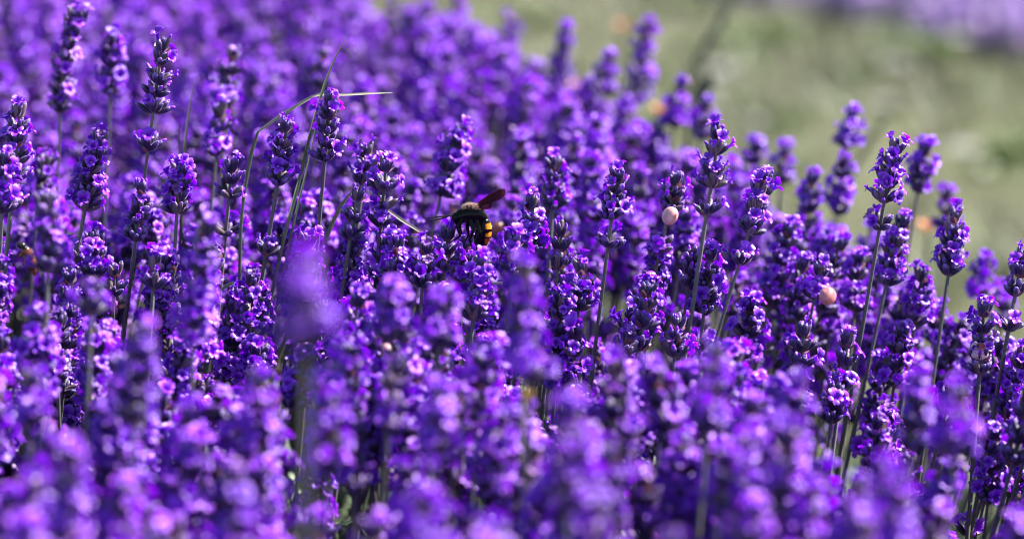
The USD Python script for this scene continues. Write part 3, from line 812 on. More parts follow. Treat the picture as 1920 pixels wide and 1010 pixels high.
def leaf_tuft(rng, n, L, W, h):
    g = Geo()
    for i in range(n):
        v, f = leaf_strip(L * rng.uniform(0.6, 1.2), W, rng.uniform(0, 0.8), rng)
        g.add(rotz(v, rng.uniform(0, 6.28)) + np.array([0, 0, rng.uniform(0, h)]), f, (0.1, 0.14, 0.08))
    return g


tr = np.random.default_rng(9)
tufts = [(leaf_tuft(tr, 26, 0.05, 0.0022, 0.09), M_leaf) for _ in range(4)]
Ms, idx = [], []
for y in np.arange(0.4, 3.2, 0.045):
    for x in np.arange(-(y * TX + 0.4), edge_x(y) + 0.02, 0.045):
        zc = 0.30 - 0.06 * (1 - np.clip((edge_x(y) - x) / 0.3, 0, 1)) ** 2
        for lev in (zc - 0.12, zc - 0.03):
            Ms.append(frame((tr.normal(0, 0.3), tr.normal(0, 0.3), 1), tr.uniform(0, 6.28), (x + tr.normal(0, 0.015), y + tr.normal(0, 0.015), lev + tr.normal(0, 0.02)), tr.uniform(0.8, 1.3)))
            idx.append(tr.integers(4))
instancer("/World/lavender_foliage", tufts, Ms, idx, "narrow grey-green lavender leaves low among the stems", "foliage")

# ------------------------------------------------------------------ grass blades among the stalks
def ribbon(path_pts, hw, col=(0.2, 0.25, 0.1), fold=0.5, toward=None, n=26):
    """A folded blade along a polyline of points; hw: half-width at each point."""
    P = np.asarray(path_pts, float)
    d = np.concatenate([[0], np.cumsum(np.linalg.norm(np.diff(P, axis=0), axis=1))])
    s = np.linspace(0, d[-1], n)
    C = np.stack([np.interp(s, d, P[:, k]) for k in range(3)], -1)
    for _ in range(1):
        C[1:-1] = 0.25 * C[:-2] + 0.5 * C[1:-1] + 0.25 * C[2:]
    W = np.interp(s, d, np.asarray(hw, float))
    t = np.gradient(C, axis=0); t /= np.linalg.norm(t, axis=1, keepdims=True)
    nrm = np.asarray(toward if toward is not None else (0.35, -1.0, 0.25), float)
    side = np.cross(t, nrm); side /= np.linalg.norm(side, axis=1, keepdims=True)
    up = np.cross(side, t)
    k = np.array([-1.0, -0.5, 0, 0.5, 1.0])
    V = C[:, None] + W[:, None, None] * (k[None, :, None] * side[:, None] + fold * (np.abs(k) - 0.5)[None, :, None] * up[:, None])
    V2 = V - 0.00018 * up[:, None]
    g = Geo()
    g.add(V.reshape(-1, 3), grid_faces(n, 5), col)
    g.add(V2.reshape(-1, 3), grid_faces(n, 5)[:, ::-1], col)
    return g


def centred(geo):
    """Moves a mesh's geometry to its own base; returns (geo, matrix)."""
    v, f, c, p = geo.arrays()
    o = np.array([v[:, 0].mean(), v[:, 1].mean(), v[:, 2].min()])
    g = Geo(); g.v, g.f, g.c, g.p, g.n = [v - o], [f], [c], [p], len(v)
    M = np.eye(4); M[:3, 3] = o
    return g, M


def single(name, geo, material, label, category, group=None, kind=None, smooth=True):
    g, M = centred(geo)
    m = put(numbered("/World", name), g, material, smooth=smooth)
    m.AddTransformOp().Set(Gf.Matrix4d(*M.T.ravel().tolist()))
    return tag(m, label, category, group, kind)


def blade(pts, widths_px, d, material, label, extra=None, fold=0.5, name="grass_blade", group=None, down=True, dd=None):
    dd = dd or [0] * len(pts)
    P = [at(x, y, d + e) for (x, y), e in zip(pts, dd)]
    W = [w * 0.36 / 960 * TX * d for w in widths_px]
    if down:                                       # on down into the row, to its root
        v = (P[0] - P[1]) / np.linalg.norm(P[0] - P[1])
        for r in (0.12, 0.25):
            P.insert(0, P[0] + v * 0.0 + np.array([v[0] * r * 0.5, 0.01, -r * 0.6])); W.insert(0, W[0])
    return single(name, ribbon(P, W, fold=fold), material, label, category="grass", group=group)


# the kinked blade: green below the kink, bleached beyond it
P0 = [at(452, 400, 1.525), at(463, 330, 1.523), at(470, 285, 1.521), at(484, 247, 1.519)]
kink = xform(numbered("/World", "kinked_grass_blade"))
tag(kink, "grass blade kinked twice, its bleached tip crossing a dark lavender spike", "grass")
low = [P0[0] + np.array([-0.01, 0.01, -0.2])] + P0
wpx = lambda w: w * 0.34 / 960 * TX * 1.52
put("/World/kinked_grass_blade/lower_blade", ribbon(low, [wpx(9), wpx(9), wpx(10), wpx(11), wpx(7)]), M_blade)
P1 = [P0[-1], at(520, 222, 1.518), at(560, 196, 1.516), at(592, 178, 1.516), at(606, 177, 1.516), at(650, 178, 1.516), at(700, 175, 1.518), at(736, 174, 1.52)]
put("/World/kinked_grass_blade/bent_tip", ribbon(P1, [wpx(w) for w in (7, 11, 11, 10, 9, 7.5, 6.5, 1.2)], toward=(0.1, -0.75, 0.8)), M_straw)
blade([(532, 445), (560, 345), (582, 250), (604, 165), (625, 112), (652, 64)], [9, 10, 9, 7, 5, 1], 1.515, M_blade, "tall straight green grass blade leaning right among the dark spikes")
blade([(548, 425), (566, 355), (580, 300), (592, 235)], [6, 6, 4, 1], 1.535, M_blade, "thin grass blade just right of the tall straight one")
blade([(344, 300), (352, 220), (364, 152)], [7, 6, 1], 1.57, M_dry, "soft greyish grass tip right of the tallest dark spike")
blade([(336, 300), (336, 260), (334, 232)], [6, 5, 1], 1.57, M_dry, "short soft grass tip beside the taller greyish one")
blade([(714, 384), (750, 410), (798, 440)], [4, 8, 6], 1.53, M_straw, "pale straw lying slantwise behind the two-whorled spike", name="straw", down=False)
blade([(636, 386), (646, 368), (662, 355)], [11, 9, 3], 1.53, M_blade, "short green grass blade left of the two-whorled spike")
blade([(412, 545), (425, 536), (438, 530)], [6, 9, 8], 1.47, M_blade, "small pale green blade stub near the foot of the grass", down=False)
blade([(905, 530), (922, 531), (942, 530)], [5, 7, 6], 1.50, M_straw, "short pale straw piece below the wasp's flowers", name="straw", down=False)
blade([(345, 850), (350, 815), (340, 790)], [5, 7, 2], 1.42, M_blade, "green grass tip deep between the lower blurred spikes")
blade([(432, 720), (436, 700), (446, 640)], [10, 12, 4], 1.52, M_blade, "broad green blade in the dark gap under the grass's foot")

# ------------------------------------------------------------------ animals
import manifold3d as m3


def ball(p, r, n=20):
    return m3.Manifold.sphere(float(r), n).translate([float(x) for x in p])


def chain(pts, n=20):
    out = None
    for (a, ra), (b, rb) in zip(pts[:-1], pts[1:]):
        h = m3.Manifold.batch_hull([ball(a, ra, n), ball(b, rb, n)])
        out = h if out is None else out + h
    return out


def smooth_body(man, length, it=12):
    man = man.refine_to_length(length)
    mm = man.to_mesh()
    t = trimesh.Trimesh(np.array(mm.vert_properties[:, :3]), np.array(mm.tri_verts), process=True)
    trimesh.smoothing.filter_taubin(t, 0.5, 0.53, it)
    return t


def hairs(rng, mesh, n, length, want, col=(0.2, 0.1, 0.06), lean=(0, 0, 0), w=0.09):
    """Fine tapering hairs (3 faces each) standing on the mesh where want(point, normal) holds."""
    pts, fi = trimesh.sample.sample_surface(mesh, n * 6, seed=int(rng.integers(1 << 30)))
    nr = mesh.face_normals[fi]
    ok = np.array([want(p, q) for p, q in zip(pts, nr)], bool)
    pts, nr = pts[ok][:n], nr[ok][:n]
    g = Geo()
    for p, q in zip(pts, nr):
        d = q + rng.normal(0, 0.28, 3) + np.asarray(lean); d /= np.linalg.norm(d)
        a = np.cross(d, rng.normal(0, 1, 3)); a /= np.linalg.norm(a); b = np.cross(d, a)
        L = length * rng.uniform(0.6, 1.25)
        v = [p - d * 0.1 + a * w, p - d * 0.1 - 0.5 * a * w + 0.87 * b * w, p - d * 0.1 - 0.5 * a * w - 0.87 * b * w, p + d * L]
        g.add(v, [[0, 1, 3], [1, 2, 3], [2, 0, 3]], col)
    return g


def wing_geo(L, W, rng, camber=0.6):
    s = np.linspace(0, 1, 16); t = np.linspace(0, 1, 7)
    lead = 0.35 * W * np.sin(math.pi * s ** 0.8) * 0.6
    chord = W * np.clip(0.22 + 1.15 * s ** 0.9, 0, 1) * np.sqrt(np.clip(1 - np.clip((s - 0.72) / 0.29, 0, 1) ** 2.2, 0.0, 1))
    P = np.stack([np.repeat((s * L)[:, None], 7, 1), np.zeros((16, 7)), lead[:, None] - chord[:, None] * t[None, :]], -1)
    P[..., 1] = camber * np.sin(math.pi * s)[:, None] + 0.22 * np.sin(9 * t)[None, :] * s[:, None]
    return Geo().add(P.reshape(-1, 3), grid_faces(16, 7), (0.1, 0.03, 0.02))


# the black wasp, in millimetres; x right, y away, z up, its thorax at the origin
D_WASP = 1.49
MPX = TX * D_WASP / 960 * 1000            # millimetres per pixel of the photograph at its depth


def w(px, py, y=0.0):
    return np.array([(px - 880) * MPX, y, (405 - py) * MPX])


rngw = np.random.default_rng(40)
thorax = chain([(w(866, 404, -0.3), 3.6), (w(880, 400), 4.5), (w(893, 401, 0.2), 4.3), (w(902, 407, 0.4), 3.1)])
head_ = chain([(w(856, 406, -1.2), 2.5), (w(857, 409, 0.6), 2.4)]) + chain([(w(857, 406, -0.3), 2.2), (w(866, 404, -0.3), 2.5)]) + chain([(w(857, 410, -0.6), 2.0), (w(859, 421, -0.8), 1.1)])
abdomen = chain([(w(902, 407, 0.4), 2.0), (w(904, 412, 0.5), 1.6), (w(908, 420, 0.6), 3.1)]) + chain([(w(908, 420, 0.6), 3.1), (w(909, 429, 0.6), 3.5)]) + chain([(w(909, 430.5, 0.6), 3.55), (w(908, 441, 0.6), 3.5)]) + chain([(w(908, 442.5, 0.6), 3.45), (w(905, 453, 0.4), 2.9)]) + chain([(w(904.5, 454, 0.4), 2.8), (w(900, 464, 0.1), 2.0)]) + chain([(w(900, 464.5, 0.1), 1.9), (w(895, 471, -0.1), 0.9)])
legs = None
for a, b, c, e in (((868, 408, -2.5), (858, 420, -4.6), (863, 438, -5.0), (852, 448, -4.2)), ((882, 410, -2.8), (888, 428, -5.0), (880, 446, -5.2), (884, 458, -4.4)), ((894, 411, -2.5), (899, 432, -5.0), (892, 452, -5.2), (897, 466, -4.2)),
                   ((868, 408, 2.2), (860, 424, 3.6), (864, 440, 3.8), (858, 450, 3.0)), ((880, 410, 2.8), (876, 428, 4.6), (878, 446, 4.8), (872, 456, 4.0)), ((893, 411, 2.6), (897, 430, 5.0), (890, 450, 5.2), (893, 464, 4.4))):
    l = chain([(w(*a), 1.25), (w(*b), 1.0), (w(*c), 0.62), (w(*e), 0.38)], 12)
    legs = l if legs is None else legs + l
wasp_mesh = smooth_body(thorax + head_ + abdomen + legs, 0.45, 6)
wv = np.array(wasp_mesh.vertices)
wc = np.tile([0.0014, 0.0010, 0.0012], (len(wv), 1))
right = wv[:, 0] - (908 - 880) * MPX
for cy, cx, ry, rx in ((423.5, 911, 1.5, 2.9), (439, 910.5, 1.2, 2.9)):       # two orange-yellow bands of the abdomen, seen at its right flank
    z0 = (405 - cy) * MPX; x0 = (cx - 880) * MPX
    m = ((wv[:, 2] - z0) / ry) ** 2 + ((wv[:, 1] + 0.9) / 2.7) ** 2 < 1
    m &= wv[:, 0] > 7.9
    wc[m] = [0.62, 0.19, 0.012]
tip_ = (wv[:, 2] < (405 - 446) * MPX) & (wv[:, 0] > (905 - 880) * MPX) & (wv[:, 2] > (405 - 458) * MPX) & (wv[:, 1] > -4)
wc[tip_ & (wv[:, 0] > 7.4)] = [0.25, 0.035, 0.008]
wasp = xform("/World/wasp", np.block([[np.stack([R, np.array([0, 1.0, 0]), np.array([0, 0, 1.0])], 1) * MM, at(880, 405, D_WASP)[:, None]], [np.zeros((1, 3)), np.ones((1, 1))]]))
tag(wasp, "large black hairy wasp with orange-spotted curled abdomen and raised dark wing", "wasp")
g = Geo(); g.add(wv, wasp_mesh.faces, wc); put("/World/wasp/body", g, M_chitin)
for y in (-2.5, 1.6):
    e = trimesh.creation.icosphere(3, 1.0); put(numbered("/World/wasp", "eye"), Geo().add(e.vertices * [0.95, 0.75, 1.5] + w(856.5, 407, y), e.faces, (0.010, 0.006, 0.006)), M_eye)
antz = lambda y, dy: tube([w(856, 404, y), w(846, 402.5 + dy * 0.3, y * 1.3), w(828, 404.2 + dy, y * 1.7), w(805, 406 + dy * 1.5, y * 2.1)], [0.28, 0.36, 0.40, 0.26], 8)
for y, dy in ((-1.2, 0.0), (1.0, 7.0)):
    v, f = antz(y, dy); put(numbered("/World/wasp", "antenna"), Geo().add(v, f, (0.018, 0.012, 0.012)), M_chitin)
for y, turn, L, W in ((-1.2, 0.0, 18.4, 4.2), (1.8, 0.10, 16.5, 4.0)):
    a = w(886, 391, y); b = w(946, 351, y)
    d_ = (b - a) / np.linalg.norm(b - a)
    ca, sa = d_[0], d_[2]
    M = np.eye(4); M[:3, 0] = [ca, turn * 1.5, sa]; M[:3, 1] = [0, 1, 0]; M[:3, 2] = [-sa, -0.15, ca]; M[:3, 3] = a
    wp_ = numbered("/World/wasp", "wing")
    xform(wp_, M); put(f"{wp_}/membrane", wing_geo(L, W, rngw), M_wing)
    for vein in (((0, 0.02), (0.5, 0.165), (0.93, 0.05)), ((0.02, -0.08), (0.45, -0.05), (0.85, -0.18)), ((0.05, -0.15), (0.35, -0.35), (0.62, -0.62)), ((0.4, -0.06), (0.55, -0.25), (0.72, -0.5))):
        v, f = tube([(L * a_, 0.45 * math.sin(math.pi * a_) + 0.12, W * b_) for a_, b_ in vein], [0.13, 0.1, 0.05], 5)
        put(numbered(wp_, "vein"), Geo().add(v, f, (0.02, 0.008, 0.006)), M_chitin)
# the hind wing, shorter, behind the fore wing's foot
a = w(888, 394, -0.6); M = np.eye(4); M[:3, 0] = [0.86, 0.1, 0.51]; M[:3, 2] = [-0.51, -0.1, 0.86]; M[:3, 3] = a
put(numbered("/World/wasp", "wing"), wing_geo(9.5, 4.0, rngw), M_wing, M)
tag(put("/World/wasp/thorax_hair", hairs(rngw, wasp_mesh, 1500, 1.35, lambda p, n: n[2] > 0.55 and -3.6 < p[0] < 4.5 and p[2] > 3.0, w=0.06), M_fur), kind="stuff")
tag(put("/World/wasp/dark_hair", hairs(rngw, wasp_mesh, 1500, 1.0, lambda p, n: p[0] < 6.5 and p[2] > -7, w=0.07), M_darkfur), kind="stuff")
tag(put("/World/wasp/abdomen_bristle", hairs(rngw, wasp_mesh, 420, 1.2, lambda p, n: p[0] > 4.5 and p[2] < -3, lean=(0, 0, -0.8), w=0.05), M_darkfur), kind="stuff")

# the brown bee, mostly behind a soft spike at the left
D_BEE = 1.455
BPX = TX * D_BEE / 960 * 1000
wb = lambda px, py, y=0.0: np.array([(px - 45) * BPX, y, (480 - py) * BPX])
rngb = np.random.default_rng(41)
bee = chain([(wb(38, 459, -0.4), 1.75), (wb(43, 460, -0.2), 1.7)]) + chain([(wb(43, 460, -0.2), 1.3), (wb(49, 469), 1.5)]) + chain([(wb(49, 470), 2.3), (wb(55, 480, 0.2), 2.5)]) + chain([(wb(55, 482, 0.2), 1.6), (wb(58, 490, 0.3), 2.2)]) \
    + chain([(wb(58, 490.5, 0.3), 2.25), (wb(60, 499, 0.3), 2.2)]) + chain([(wb(60, 500, 0.3), 2.1), (wb(62, 508, 0.3), 1.6)]) + chain([(wb(62, 508.5, 0.3), 1.5), (wb(63, 515, 0.3), 0.7)])
for a, b, c in (((46, 472, -1.5), (39, 476, -2.6), (36, 486, -2.4)), ((52, 480, -1.8), (46, 490, -3.2), (44, 500, -2.8)), ((55, 486, -1.8), (66, 496, -3.0), (62, 508, -2.8)), ((50, 470, 1.5), (40, 468, 3.0), (30, 464, 2.8))):
    bee = bee + chain([(wb(*a), 0.62), (wb(*b), 0.5), (wb(*c), 0.25)], 12)
bm = smooth_body(bee, 0.4, 5)
bv = np.array(bm.vertices); bc = np.tile([0.10, 0.028, 0.014], (len(bv), 1))
bc[bv[:, 2] > (480 - 465.5) * BPX] = [0.013, 0.012, 0.012]
for cy in (494.5, 503):
    bc[abs(bv[:, 2] - (480 - cy) * BPX) < 0.5] = [0.03, 0.012, 0.008]
beex = xform("/World/bee", np.block([[np.eye(3) * MM, at(45, 480, D_BEE)[:, None]], [np.zeros((1, 3)), np.ones((1, 1))]]))
tag(beex, "small reddish brown bee with glossy black head, half hidden at the left", "bee")
put("/World/bee/body", Geo().add(bv, bm.faces, bc), M_chitin)
tag(put("/World/bee/thorax_hair", hairs(rngb, bm, 500, 0.8, lambda p, n: -0.6 < p[2] < 3.2 and p[0] > 0, w=0.06), M_fur), kind="stuff")
for y in (-0.9, 1.1):
    M = np.eye(4); M[:3, 0] = [0.30, 0.05 * np.sign(y), -0.95]; M[:3, 2] = [0.95, 0, 0.30]; M[:3, 3] = wb(52, 474, y * 1.6)
    put(numbered("/World/bee", "wing"), wing_geo(8.5, 2.6, rngb), M_wing, M)
for y in (-0.8, 0.6):
    v, f = tube([wb(37, 458, y), wb(31, 460, y * 2), wb(26, 465, y * 2.6)], [0.16, 0.15, 0.12], 6); put(numbered("/World/bee", "antenna"), Geo().add(v, f, (0.015, 0.012, 0.012)), M_chitin)


# snails: a globose shell wound from a growing tube, with the sealed mouth as a part
def snail_shell(rng, turns=4.6, tall=0.62, cols=((0.78, 0.62, 0.55), (0.82, 0.46, 0.42))):
    th = np.linspace(0, turns * 2 * math.pi, int(turns * 30)); k = np.exp((th - th[-1]) * 0.07)
    k = k * (1 - 0.30 * np.clip((th - th[-1] + 1.7) / 1.7, 0, 1) ** 2 * (3 - 2 * np.clip((th - th[-1] + 1.7) / 1.7, 0, 1)))
    ns = 22; ph = np.arange(ns) * 2 * math.pi / ns
    cen = np.stack([0.40 * k * np.cos(th), 0.40 * k * np.sin(th), tall * (1 - k) * 1.25], -1)
    rad = 0.60 * k
    e = np.stack([np.cos(th), np.sin(th), np.zeros_like(th)], -1)
    V = cen[:, None] + rad[:, None, None] * (np.cos(ph)[None, :, None] * e[:, None] + 1.06 * np.sin(ph)[None, :, None] * np.array([0, 0, 1.0]))
    band = np.exp(-((np.sin(ph) - 0.30) / 0.16) ** 2)[None, :] * 0.55 + 0.10 * np.sin(th * 9)[:, None] + rng.normal(0, 0.03, (len(th), ns))
    band = np.clip(band, 0, 1)[..., None]
    c = np.asarray(cols[0]) * (1 - band) + np.asarray(cols[1]) * band
    g = Geo().add(V.reshape(-1, 3), grid_faces(len(th), ns, True), c.reshape(-1, 3))
    # sealed mouth: a shallow disc inside the last lip
    r = np.linspace(0, 0.97, 5)
    m = cen[-1] + (r[:, None, None] * rad[-1]) * (np.cos(ph)[None, :, None] * e[-1] + 1.06 * np.sin(ph)[None, :, None] * np.array([0, 0, 1.0])) - np.cross(e[-1], [0, 0, -1.0]) * 0.05 * (1 - r[:, None, None] ** 2)
    mouth = Geo().add(m.reshape(-1, 3), grid_faces(5, ns, True), (0.55, 0.45, 0.36))
    return g, mouth


def snail(seed, px, py, d, size, spire, roll, label, cols=((0.78, 0.62, 0.55), (0.82, 0.46, 0.42)), squash=(1, 1, 1)):
    g, mouth = snail_shell(np.random.default_rng(seed), cols=cols)
    path = numbered("/World", "snail")
    # the mouth sits against the flower, away from the camera
    end = 4.6 * 2 * math.pi
    roll = max(np.linspace(0, 6.28, 90), key=lambda a: (frame(spire, a)[:3, :3] @ np.array([math.cos(end), math.sin(end), 0]))[1])
    M = frame(spire, roll, at(px, py, d), size / 2 * 1.02)
    M[:3, :3] = M[:3, :3] @ np.diag(squash)
    M[:3, 3] -= M[:3, :3] @ np.array([0, 0, 0.12])
    tag(xform(path, M), label, "snail", "snails resting on the lavender spikes")
    put(f"{path}/shell", g, M_shell); put(f"{path}/mouth_seal", mouth, M_shell)


WHITE = ((0.34, 0.18, 0.195), (0.23, 0.075, 0.085))
PINK = ((0.32, 0.12, 0.13), (0.25, 0.05, 0.055))
snail(1, 1256, 406, 1.491, 0.0110, (-0.72, -0.50, 0.25), 2.4, "round white snail shell with pink blush, stuck on a lavender spike", WHITE)
snail(2, 1551, 556, 1.53, 0.0122, (-0.45, -0.40, 0.6), 0.8, "tall pinkish snail shell half hidden behind lavender buds", PINK, (1, 0.8, 1.15))
snail(3, 726, 657, 1.385, 0.0075, (-0.6, -0.2, -0.3), 0.4, "shaded pale snail shell with a lit rim under the soft twin spikes", WHITE)
snail(4, 934, 427, 1.66, 0.0105, (0.3, -0.6, -0.3), 1.1, "blurred reddish brown snail shell right behind the wasp's abdomen", ((0.20, 0.06, 0.045), (0.34, 0.13, 0.085)))

# the crab spider, in millimetres
D_SP = 1.486
SPX = TX * D_SP / 960 * 1000 * 1.0
ws = lambda px, py, y=0.0: np.array([(px - 1840) * SPX, y, (645 - py) * SPX])
ab = m3.Manifold.batch_hull([ball(ws(1832, 652, 0.2), 2.3), ball(ws(1850, 652, 0.2), 2.3), ball(ws(1826, 666, 0.4), 2.2), ball(ws(1853, 665, 0.4), 2.2), ball(ws(1840, 672, 0.4), 2.0), ball(ws(1841, 660, -1.4), 2.4)])
ce = chain([(ws(1835, 640, -0.8), 1.8), (ws(1848, 640, -0.8), 1.8)]) + chain([(ws(1841, 640, -0.8), 1.8), (ws(1841, 650, 0), 1.5)])
sp = ab + ce
for sgn in (-1, 1):
    for (hx, hy), (kx, ky), (fx, fy), y in (((5, 638), (17, 628), (26, 640), -2.6), ((6, 640), (20, 634), (30, 650), -2.2), ((6, 643), (15, 646), (20, 656), -1.4), ((5, 645), (13, 652), (15, 664), -1.0)):
        sp = sp + chain([(ws(1841 + sgn * hx, hy, -0.8), 0.7), (ws(1841 + sgn * kx, ky, y), 0.5), (ws(1841 + sgn * fx, fy, y * 0.3), 0.26)], 10)
sm = smooth_body(sp, 0.4, 5)
sv = np.array(sm.vertices); sc = np.tile([0.38, 0.24, 0.265], (len(sv), 1))
pxs, pys = sv[:, 0] / SPX + 1840, 645 - sv[:, 2] / SPX
sc[(pys < 645.5) & (pys > 634) & (abs(pxs - 1841) < 11)] = [0.42, 0.06, 0.03]
sc[(pys < 643) & (pys > 634) & (abs(pxs - 1832) < 3.5)] = [0.015, 0.012, 0.012]
sc[(pys < 643) & (pys > 636) & (abs(pxs - 1849) < 2.0)] = [0.02, 0.012, 0.012]
sc[(abs(pys - 655) < 1.2) & (abs(pxs - 1840) < 10)] = [0.70, 0.40, 0.42]
spx = xform("/World/crab_spider", np.block([[np.eye(3) * MM * 0.74, (at(1838, 650, D_SP) + np.array([0, -0.0005, 0]))[:, None]], [np.zeros((1, 3)), np.ones((1, 1))]]))
tag(spx, "pale pink crab spider with dark eye patch, waiting inside a lavender spike", "spider")
put("/World/crab_spider/body", Geo().add(sv, sm.faces, sc), M_spider)

# a yellow withered leaf on a blurred stalk
single("withered_leaf", ribbon([at(978, 744, 1.19), at(988, 742, 1.188), at(1000, 734, 1.187)], [0.0012, 0.0024, 0.0006], toward=(0, -1, 0.6), n=10), M_yellow, "small yellow withered leaf caught on a blurred lavender stalk", "leaf")

# ------------------------------------------------------------------ the strip beyond the row
def on_ground(px, py):
    r = F + (px - 960) / 960 * TX * R + (505 - py) / 960 * TX * U
    return CAM + r * (-CAM[2] / r[2])


rg = np.random.default_rng(21)


def grass_tuft(rng, n, L, W):
    g = Geo()
    for i in range(n):
        s = np.linspace(0, 1, 5); a = rng.uniform(0, 6.28); out = rng.uniform(0.15, 0.9); l = L * rng.uniform(0.5, 1.2)
        C = np.stack([math.cos(a) * out * l * s ** 1.5 + rng.normal(0, 0.01), math.sin(a) * out * l * s ** 1.5 + rng.normal(0, 0.01), l * s * (1 - 0.25 * out * s)], -1)
        side = np.array([-math.sin(a), math.cos(a), 0]); hw = W * (1 - s ** 2 * 0.95)
        P = np.stack([C - side * hw[:, None], C + side * hw[:, None]], 1)
        g.add(P.reshape(-1, 3), grid_faces(5, 2), (0.2, 0.2, 0.1))
    return g


dry = [(grass_tuft(rg, 14, 0.07, 0.0016), M_dry) for _ in range(4)] + [(grass_tuft(rg, 14, 0.06, 0.002), M_blade) for _ in range(2)]
Ms, idx = [], []
for _ in range(3800):
    y = rg.uniform(2.6, 7.2); x = rg.uniform(-1.2, 2.2)
    if x < edge_x(min(y, 3.6)) + 0.1 and y < 3.6:
        continue
    pn = meshkit.noise(np.array([x * 1.6, y * 1.6, 0.0]), 5)
    if rg.random() > 0.30 + 0.8 * pn:
        continue
    Ms.append(frame((rg.normal(0, 0.15), rg.normal(0, 0.15), 1), rg.uniform(0, 6.28), (x, y, -0.005), rg.uniform(0.6, 1.5)))
    idx.append(rg.integers(4) if rg.random() > 0.25 * pn + 0.05 else 4 + rg.integers(2))
instancer("/World/dry_grass", dry, Ms, idx, "sparse dry grass on the field strip behind the row", "grass")


def weed_geo(rng, n, rad, h):
    g = Geo()
    for i in range(n):
        a = rng.uniform(0, 6.28); r0 = rad * math.sqrt(rng.random()) * 0.6; z0 = h * rng.uniform(0, 0.7)
        v, f = leaf_strip(rad * rng.uniform(0.3, 0.7), 0.010 * rng.uniform(0.6, 1.4), rng.uniform(0, 1.0), rng)
        g.add(rotz(v, rng.uniform(0, 6.28)) + np.array([math.cos(a) * r0, math.sin(a) * r0, z0]), f, (0.1, 0.15, 0.05))
    return g


def weed(px, py, rad, h, label):
    p = on_ground(px, py)
    path = numbered("/World", "green_weed")
    M = np.eye(4); M[:3, 3] = p + np.array([0, 0, -0.005])
    tag(xform(path, M), label, "weed", "green weeds on the strip behind the row")
    rr = np.random.default_rng(int(px * 7 + py))
    put(f"{path}/leaves", weed_geo(rr, 60, rad * 0.8, h * 0.35), M_weed)
    v, f = tube([(0, 0, 0), (0.004, 0.002, h * 0.25), (0.01, 0, h * 0.5)], [0.004, 0.003, 0.0015], 6)
    put(f"{path}/stem", Geo().add(v, f, (0.1, 0.14, 0.06)), M_weedstem)


weed(1432, 92, 0.11, 0.11, "bright green weed clump right of the leaning weed stem")
weed(1372, 100, 0.07, 0.07, "small green weed tuft at the leaning weed stem's right side")
weed(1742, 118, 0.10, 0.12, "green weed clump below the middle of the far lavender row")
weed(1290, 20, 0.09, 0.08, "green weed by the top edge left of the leaning weed stem")
weed(1902, 300, 0.08, 0.09, "green weed at the right edge level with the tall sharp spike")
weed(1860, 330, 0.06, 0.05, "small low weed at the right, near the edge weed")
weed(1000, 55, 0.08, 0.08, "faint green weed just above the row between two far spikes")
weed(1385, 215, 0.06, 0.05, "faint green weed above the tall sunlit lavender spike")
weed(1625, 150, 0.07, 0.05, "faint green weed in the middle of the strip")
weed(1480, 235, 0.06, 0.05, "faint green weed left of the highest blurred spike")


def stone(px, py, r, label):
    p = on_ground(px, py)
    s = trimesh.creation.icosphere(3, 1.0); v = s.vertices * (0.8 + 0.5 * meshkit.fbm(s.vertices * 1.5 + px, 3, 2))[:, None] * np.array([1.1, 0.9, 0.5]) * r * 0.75
    M = np.eye(4); M[:3, 3] = p + np.array([0, 0, r * 0.2])
    m = put(numbered("/World", "field_stone"), Geo().add(v, s.faces, (0.4, 0.4, 0.4)), M_stone)
    m.AddTransformOp().Set(Gf.Matrix4d(*M.T.ravel().tolist()))
    tag(m, label, "stone", "pale stones on the strip behind the row")


stone(1795, 92, 0.05, "largest pale stone under the right end of the far row")
stone(1668, 132, 0.040, "pale stone right of the strip's middle weed")
stone(1345, 145, 0.040, "pale stone beside the leaning weed stem")
stone(1500, 52, 0.035, "pale stone at the foot of the far lavender row")
stone(1410, 240, 0.030, "low pale stone left behind the highest blurred spike")
stone(1655, 205, 0.030, "pale stone right of the highest blurred spike")
stone(1800, 290, 0.030, "pale stone right of the soft round spike")

# tall weed stem leaning right, out of focus
top = at(1400, -40, 2.7); foot = at(1268, 182, 2.7); axw = top - foot; root = foot - axw * (foot[2] / axw[2])
wp = xform("/World/tall_weed", np.block([[np.eye(3), root[:, None]], [np.zeros((1, 3)), np.ones((1, 1))]]))
tag(wp, "tall leaning weed stem with small leaves, blurred on the strip", "weed")
ln = lambda t: (root + (top - root) * t) - root
v, f = tube([ln(0), ln(0.35) + np.array([0.004, 0, 0]), ln(0.7), ln(1.08)], [0.0055, 0.005, 0.0045, 0.003], 8)
put("/World/tall_weed/stem", Geo().add(v, f, (0.1, 0.12, 0.07)), M_weedstem)
rt = np.random.default_rng(12)
for t in (0.5, 0.58, 0.66, 0.74, 0.82, 0.9, 0.97, 1.03):
    v, f = leaf_strip(0.042 * rt.uniform(0.7, 1.2), 0.007, 0.4, rt)
    put(numbered("/World/tall_weed", "leaf"), Geo().add(rotz(v, rt.uniform(0, 6.28)) + ln(t), f, (0.1, 0.12, 0.07)), M_weedstem)
lp = [at(1296, 205, 2.3), at(1310, 172, 2.3), at(1326, 152, 2.3), at(1338, 140, 2.3)]
single("weed_leaf", ribbon([lp[0] + np.array([-0.02, 0, -0.2])] + lp, [0.002, 0.003, 0.0065, 0.006, 0.001]), M_weedstem, "dark olive weed leaf poking up behind the far spikes", "leaf")
lp = [at(1590, 330, 2.4), at(1630, 262, 2.4), at(1668, 212, 2.4)]
single("weed_leaf", ribbon([lp[0] + np.array([-0.05, 0, -0.2])] + lp, [0.002, 0.002, 0.003, 0.0008]), M_weedstem, "thin grey-green weed blade right of the highest blurred spike", "leaf")


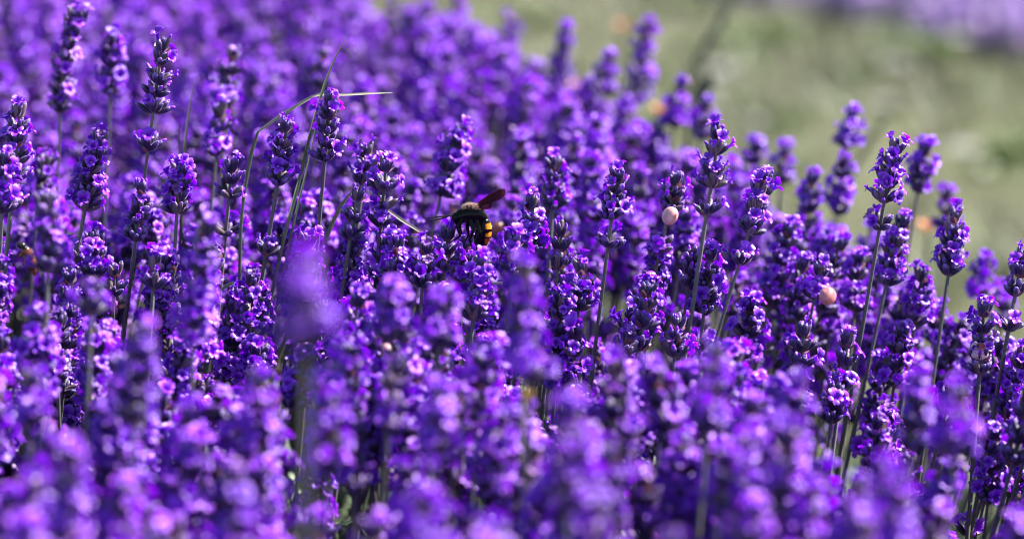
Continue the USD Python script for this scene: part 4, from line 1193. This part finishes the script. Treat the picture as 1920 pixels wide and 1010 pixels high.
def flower(px, py, d, r, material, label, cat="flower", lean=0.02):
    p = at(px, py, d)
    path = numbered("/World", "orange_flower" if material is M_orange else "red_flower")
    M = np.eye(4); M[:3, 3] = p
    tag(xform(path, M), label, cat, "small orange flowers behind the row" if material is M_orange else None)
    rr = np.random.default_rng(int(px))
    for i in range(6):
        a = i * math.pi / 3 + rr.uniform(-0.2, 0.2)
        s = np.linspace(0, 1, 5); t = np.linspace(-1, 1, 5); hw = 0.62 * r * np.sin(math.pi * np.clip(0.1 + 0.8 * s, 0, 1))
        P = np.stack([np.repeat((r * s * 0.95)[:, None], 5, 1), hw[:, None] * t[None, :], np.repeat((r * (0.1 + 0.75 * s ** 1.6))[:, None], 5, 1) + 0.12 * r * (t ** 2)[None, :]], -1)
        put(numbered(path, "petal"), Geo().add(rotz(P.reshape(-1, 3), a), grid_faces(5, 5), (0.7, 0.3, 0.1)), material)
    zl = p[2]
    v, f = tube([(0, 0, 0.02 * r), (-lean * 0.3, 0, -zl * 0.5), (-lean, 0, -zl)], [0.0012, 0.0014, 0.0018], 6)
    put(f"{path}/stem", Geo().add(v, f, (0.1, 0.14, 0.06)), M_weedstem)


flower(1170, 58, 2.75, 0.0080, M_orange, "single orange flower dot floating above the far spikes")
flower(1082, 170, 2.25, 0.007, M_orange, "orange flower glimpsed below the double far spike")
flower(1238, 215, 2.2, 0.007, M_orange, "orange flower glimpsed left of the dark weed leaf")
flower(1740, 435, 2.1, 0.008, M_orange, "orange flower between the tall sharp spike and the broad one")
flower(1416, 525, 1.95, 0.008, M_orange, "orange flower low between the leaning spikes")
flower(1388, 548, 1.92, 0.007, M_orange, "lower orange flower beside the leaning stem")

# ------------------------------------------------------------------ the next lavender row
A, B = np.array([1.06, 5.42]), np.array([0.52, 6.25])
dr = (B - A) / np.linalg.norm(B - A); nr_ = np.array([-dr[1], dr[0]]) * (1 if np.array([-dr[1], dr[0]])[1] > 0 else -1)
rr = np.random.default_rng(31)
far_protos = []
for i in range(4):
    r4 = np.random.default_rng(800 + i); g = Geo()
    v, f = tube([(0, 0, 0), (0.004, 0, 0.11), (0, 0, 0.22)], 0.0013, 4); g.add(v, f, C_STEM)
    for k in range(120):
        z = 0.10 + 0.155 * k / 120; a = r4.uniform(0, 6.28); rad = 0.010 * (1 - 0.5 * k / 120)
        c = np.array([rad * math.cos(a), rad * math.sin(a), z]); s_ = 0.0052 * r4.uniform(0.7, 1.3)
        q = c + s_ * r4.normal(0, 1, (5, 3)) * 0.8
        g.add(q, [[0, 1, 2], [0, 2, 3], [0, 3, 4]], np.array([0.62, 0.46, 0.80]) * r4.uniform(0.8, 1.1), 1.0)  # petals paler than the near row: sunlight and haze put into the colour
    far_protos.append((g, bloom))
Ms, idx = [], []
lt = []
for _ in range(22000):
    t = rr.uniform(-1.8, 2.6); q = rr.uniform(0, 1) ** 1.4 * 1.6
    c = A + dr * t + nr_ * q + rr.normal(0, 0.03, 2)
    Ms.append(frame(np.array([0, 0, 1.0]) + rr.normal(0, 0.14, 3), rr.uniform(0, 6.28), (c[0], c[1], -0.20 + 0.11 * min(q / 0.35, 1.0) + rr.normal(0, 0.02)), rr.uniform(0.85, 1.2))); idx.append(rr.integers(4))
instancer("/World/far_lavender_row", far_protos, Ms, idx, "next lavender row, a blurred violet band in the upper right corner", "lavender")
